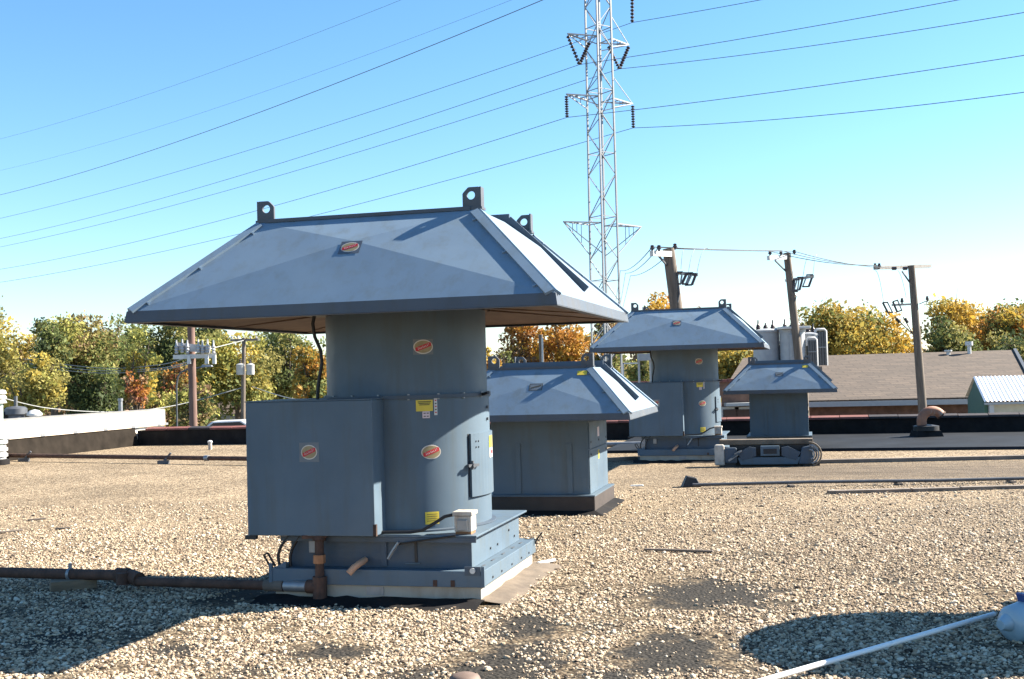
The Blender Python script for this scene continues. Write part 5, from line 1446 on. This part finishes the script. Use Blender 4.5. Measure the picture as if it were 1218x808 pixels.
T('dark green tree on the left flank of the rusty-topped tree', 32, 84, 382, 470, 74, [Dg, Gr, Gr, Ol], 4, 0.9)
T('deep shaded green tree between the rusty-topped tree and the yellow poplar', 78, 150, 424, 520, 76, [Dg, Gr, Dg], 5, 1.0)
T('bright yellow-green poplar under the left end of the large hood', 140, 188, 390, 500, 64, [Lg, Yl, Lg, Gr], 6, 1.05)
T('small red-leaved tree at the foot of the yellow-green poplar', 146, 180, 438, 510, 60, [Rd, Br, Or], 7, 0.9)
T('red and rust coloured tree just left of the reddish utility pole', 190, 232, 428, 515, 70, [Rd, Br, Or, Ol], 8, 0.9)
T('dark green tree behind the reddish utility pole', 170, 242, 372, 480, 88, [Dg, Gr, Dg, Ol], 9, 1.0)
T('large olive-yellow tree behind the thin pole with transformer cans', 228, 326, 384, 505, 80, [Ol, Lg, Ol, Yl, Gr], 10, 1.1)
T('low olive shrub tree right of the reddish utility pole', 196, 262, 462, 520, 62, [Ol, Gr, Br, Lg], 11, 0.9)
T('dark green tree with orange flecks left of the large barrel', 306, 372, 388, 505, 84, [Dg, Gr, Gr, Ol], 12, 1.0)
T('orange-green tree touching the large barrel on its left', 338, 400, 402, 505, 74, [Or, Go, Gr, Ol, Gr], 13, 0.95)
T('small golden tree close right of the large barrel', 570, 597, 418, 500, 52, [Go, Yl, Or], 14, 0.9)
T('small green tree between the golden tree and the orange trees', 588, 618, 420, 500, 56, [Gr, Ol, Gr], 15, 0.9)
T('large orange tree left of the pale pole, under the hood', 586, 656, 346, 505, 78, [Or, Br, Go, Br], 16, 1.2, 0.0)
T('large golden-orange tree right of the pale pole', 636, 710, 344, 505, 76, [Go, Or, Go, Or], 17, 1.2, 0.0)
T('olive-brown tree beside the foot of the lattice tower', 690, 748, 356, 505, 84, [Ol, Br, Br, Gr], 18, 1.1, 0.0)
T('green shrub tree with dark stems left of the far barrel', 738, 786, 405, 500, 60, [Gr, Ol, Dg, Lg], 19, 0.9)
T('orange tree top peeping above the far tall ventilator hood', 744, 822, 353, 470, 95, [Or, Go, Go, Br], 20, 1.1)
T('rusty tree top right of the thick pole, above the far hood', 806, 850, 364, 470, 98, [Br, Or, Br], 21, 0.9)
T('golden tree between the far barrel and the transformers', 838, 905, 404, 490, 82, [Go, Yl, Ol, Gr], 22, 0.95)
T('broad golden-yellow tree behind the transformers and slender pole', 944, 1080, 356, 475, 78, [Go, Yl, Ol, Go, Gr], 23, 1.15, 0.0)
T('small olive tree left of the pole before the house', 1058, 1096, 396, 470, 90, [Ol, Go, Gr], 24, 0.9)
T('dark green and russet bush tree right of the pole before the house', 1088, 1165, 382, 475, 74, [Dg, Br, Gr, Ol], 25, 1.1)
T('yellow tree with bare twigs at the top right of the house roof', 1096, 1200, 352, 470, 84, [Yl, Go, Go, Ol], 26, 1.0, 0.2, True)
T('yellow-orange tree cut by the right picture edge', 1150, 1260, 352, 475, 78, [Go, Yl, Or, Gr], 27, 1.1, 0.0)
T('green bush tree low at the right edge above the house roof', 1165, 1235, 398, 470, 70, [Gr, Dg, Ol], 28, 0.9)

T('olive tree filling the gap between the left edge tree and the rusty-topped tree', 0, 66, 398, 505, 84, [Ol, Lg, Br, Yl], 31, 1.1)
T('russet-topped tree right behind the left corner of the large hood', 112, 190, 376, 500, 90, [Br, Ol, Gr, Ol], 32, 1.1)
T('green tree far behind the switch arm of the reddish pole', 214, 280, 378, 500, 94, [Gr, Ol, Dg], 33, 1.1)
T('olive tree far behind the thin pole and the cable of the barrel', 290, 350, 382, 505, 96, [Ol, Gr, Lg], 34, 1.1)
T('low yellow-brown shrub tree behind the end of the white parapet', 156, 236, 470, 525, 66, [Ol, Br, Lg], 35, 1.0)

# distant woodland closing the horizon: one mass
rg = np.random.default_rng(77)
n = 42000
Yf = rg.uniform(150, 190, n); pxs = rg.uniform(-500, 1750, n); X = (pxs - 609) / F * Yf
hmax = 4.6 + 1.6 * np.sin(X * .09) + 1.2 * np.sin(X * .23 + 1) + .8 * np.sin(X * .6)
Z = STREET + (hmax + 2.5) * rg.random(n) ** .7
P = np.stack([X, Yf, Z], 1); s = rg.uniform(.5, 1.1, n)[:, None]
a = rg.normal(size=(n, 3)); a /= np.linalg.norm(a, axis=1)[:, None]; b = rg.normal(size=(n, 3)); b -= a * (a*b).sum(1)[:, None]; b /= np.linalg.norm(b, axis=1)[:, None]
V = np.stack([P - a*s*.6, P - b*s*.4, P + a*s*.6, P + b*s*.4], 1).reshape(-1, 3).astype(np.float32)
me = bpy.data.meshes.new('far_woodland'); me.vertices.add(4*n); me.vertices.foreach_set('co', V.ravel())
me.loops.add(4*n); me.loops.foreach_set('vertex_index', np.arange(4*n, dtype=np.int32)); me.polygons.add(n); me.polygons.foreach_set('loop_start', np.arange(0, 4*n, 4, dtype=np.int32)); me.update(calc_edges=True)
pal = np.array([Ol, Br, Gr, Go, Dg, Gr]); k = ((np.sin(X*.11) + np.sin(X*.37+2)) * 1.4 + 3 + rg.normal(size=n)*.5).astype(int).clip(0, 5)
c4 = np.ones((n, 4, 4), np.float32); c4[:, :, :3] = (pal[k] * rg.uniform(.5, .9, n)[:, None])[:, None, :]
q = me.attributes.new('leaf_colour', 'FLOAT_COLOR', 'POINT'); q.data.foreach_set('color', c4.ravel())
me.materials.append(M['leaf']); o = bpy.data.objects.new('far_woodland', me); col.objects.link(o)
tag(o, 'distant band of autumn woodland along the horizon', 'woodland', kind='stuff')
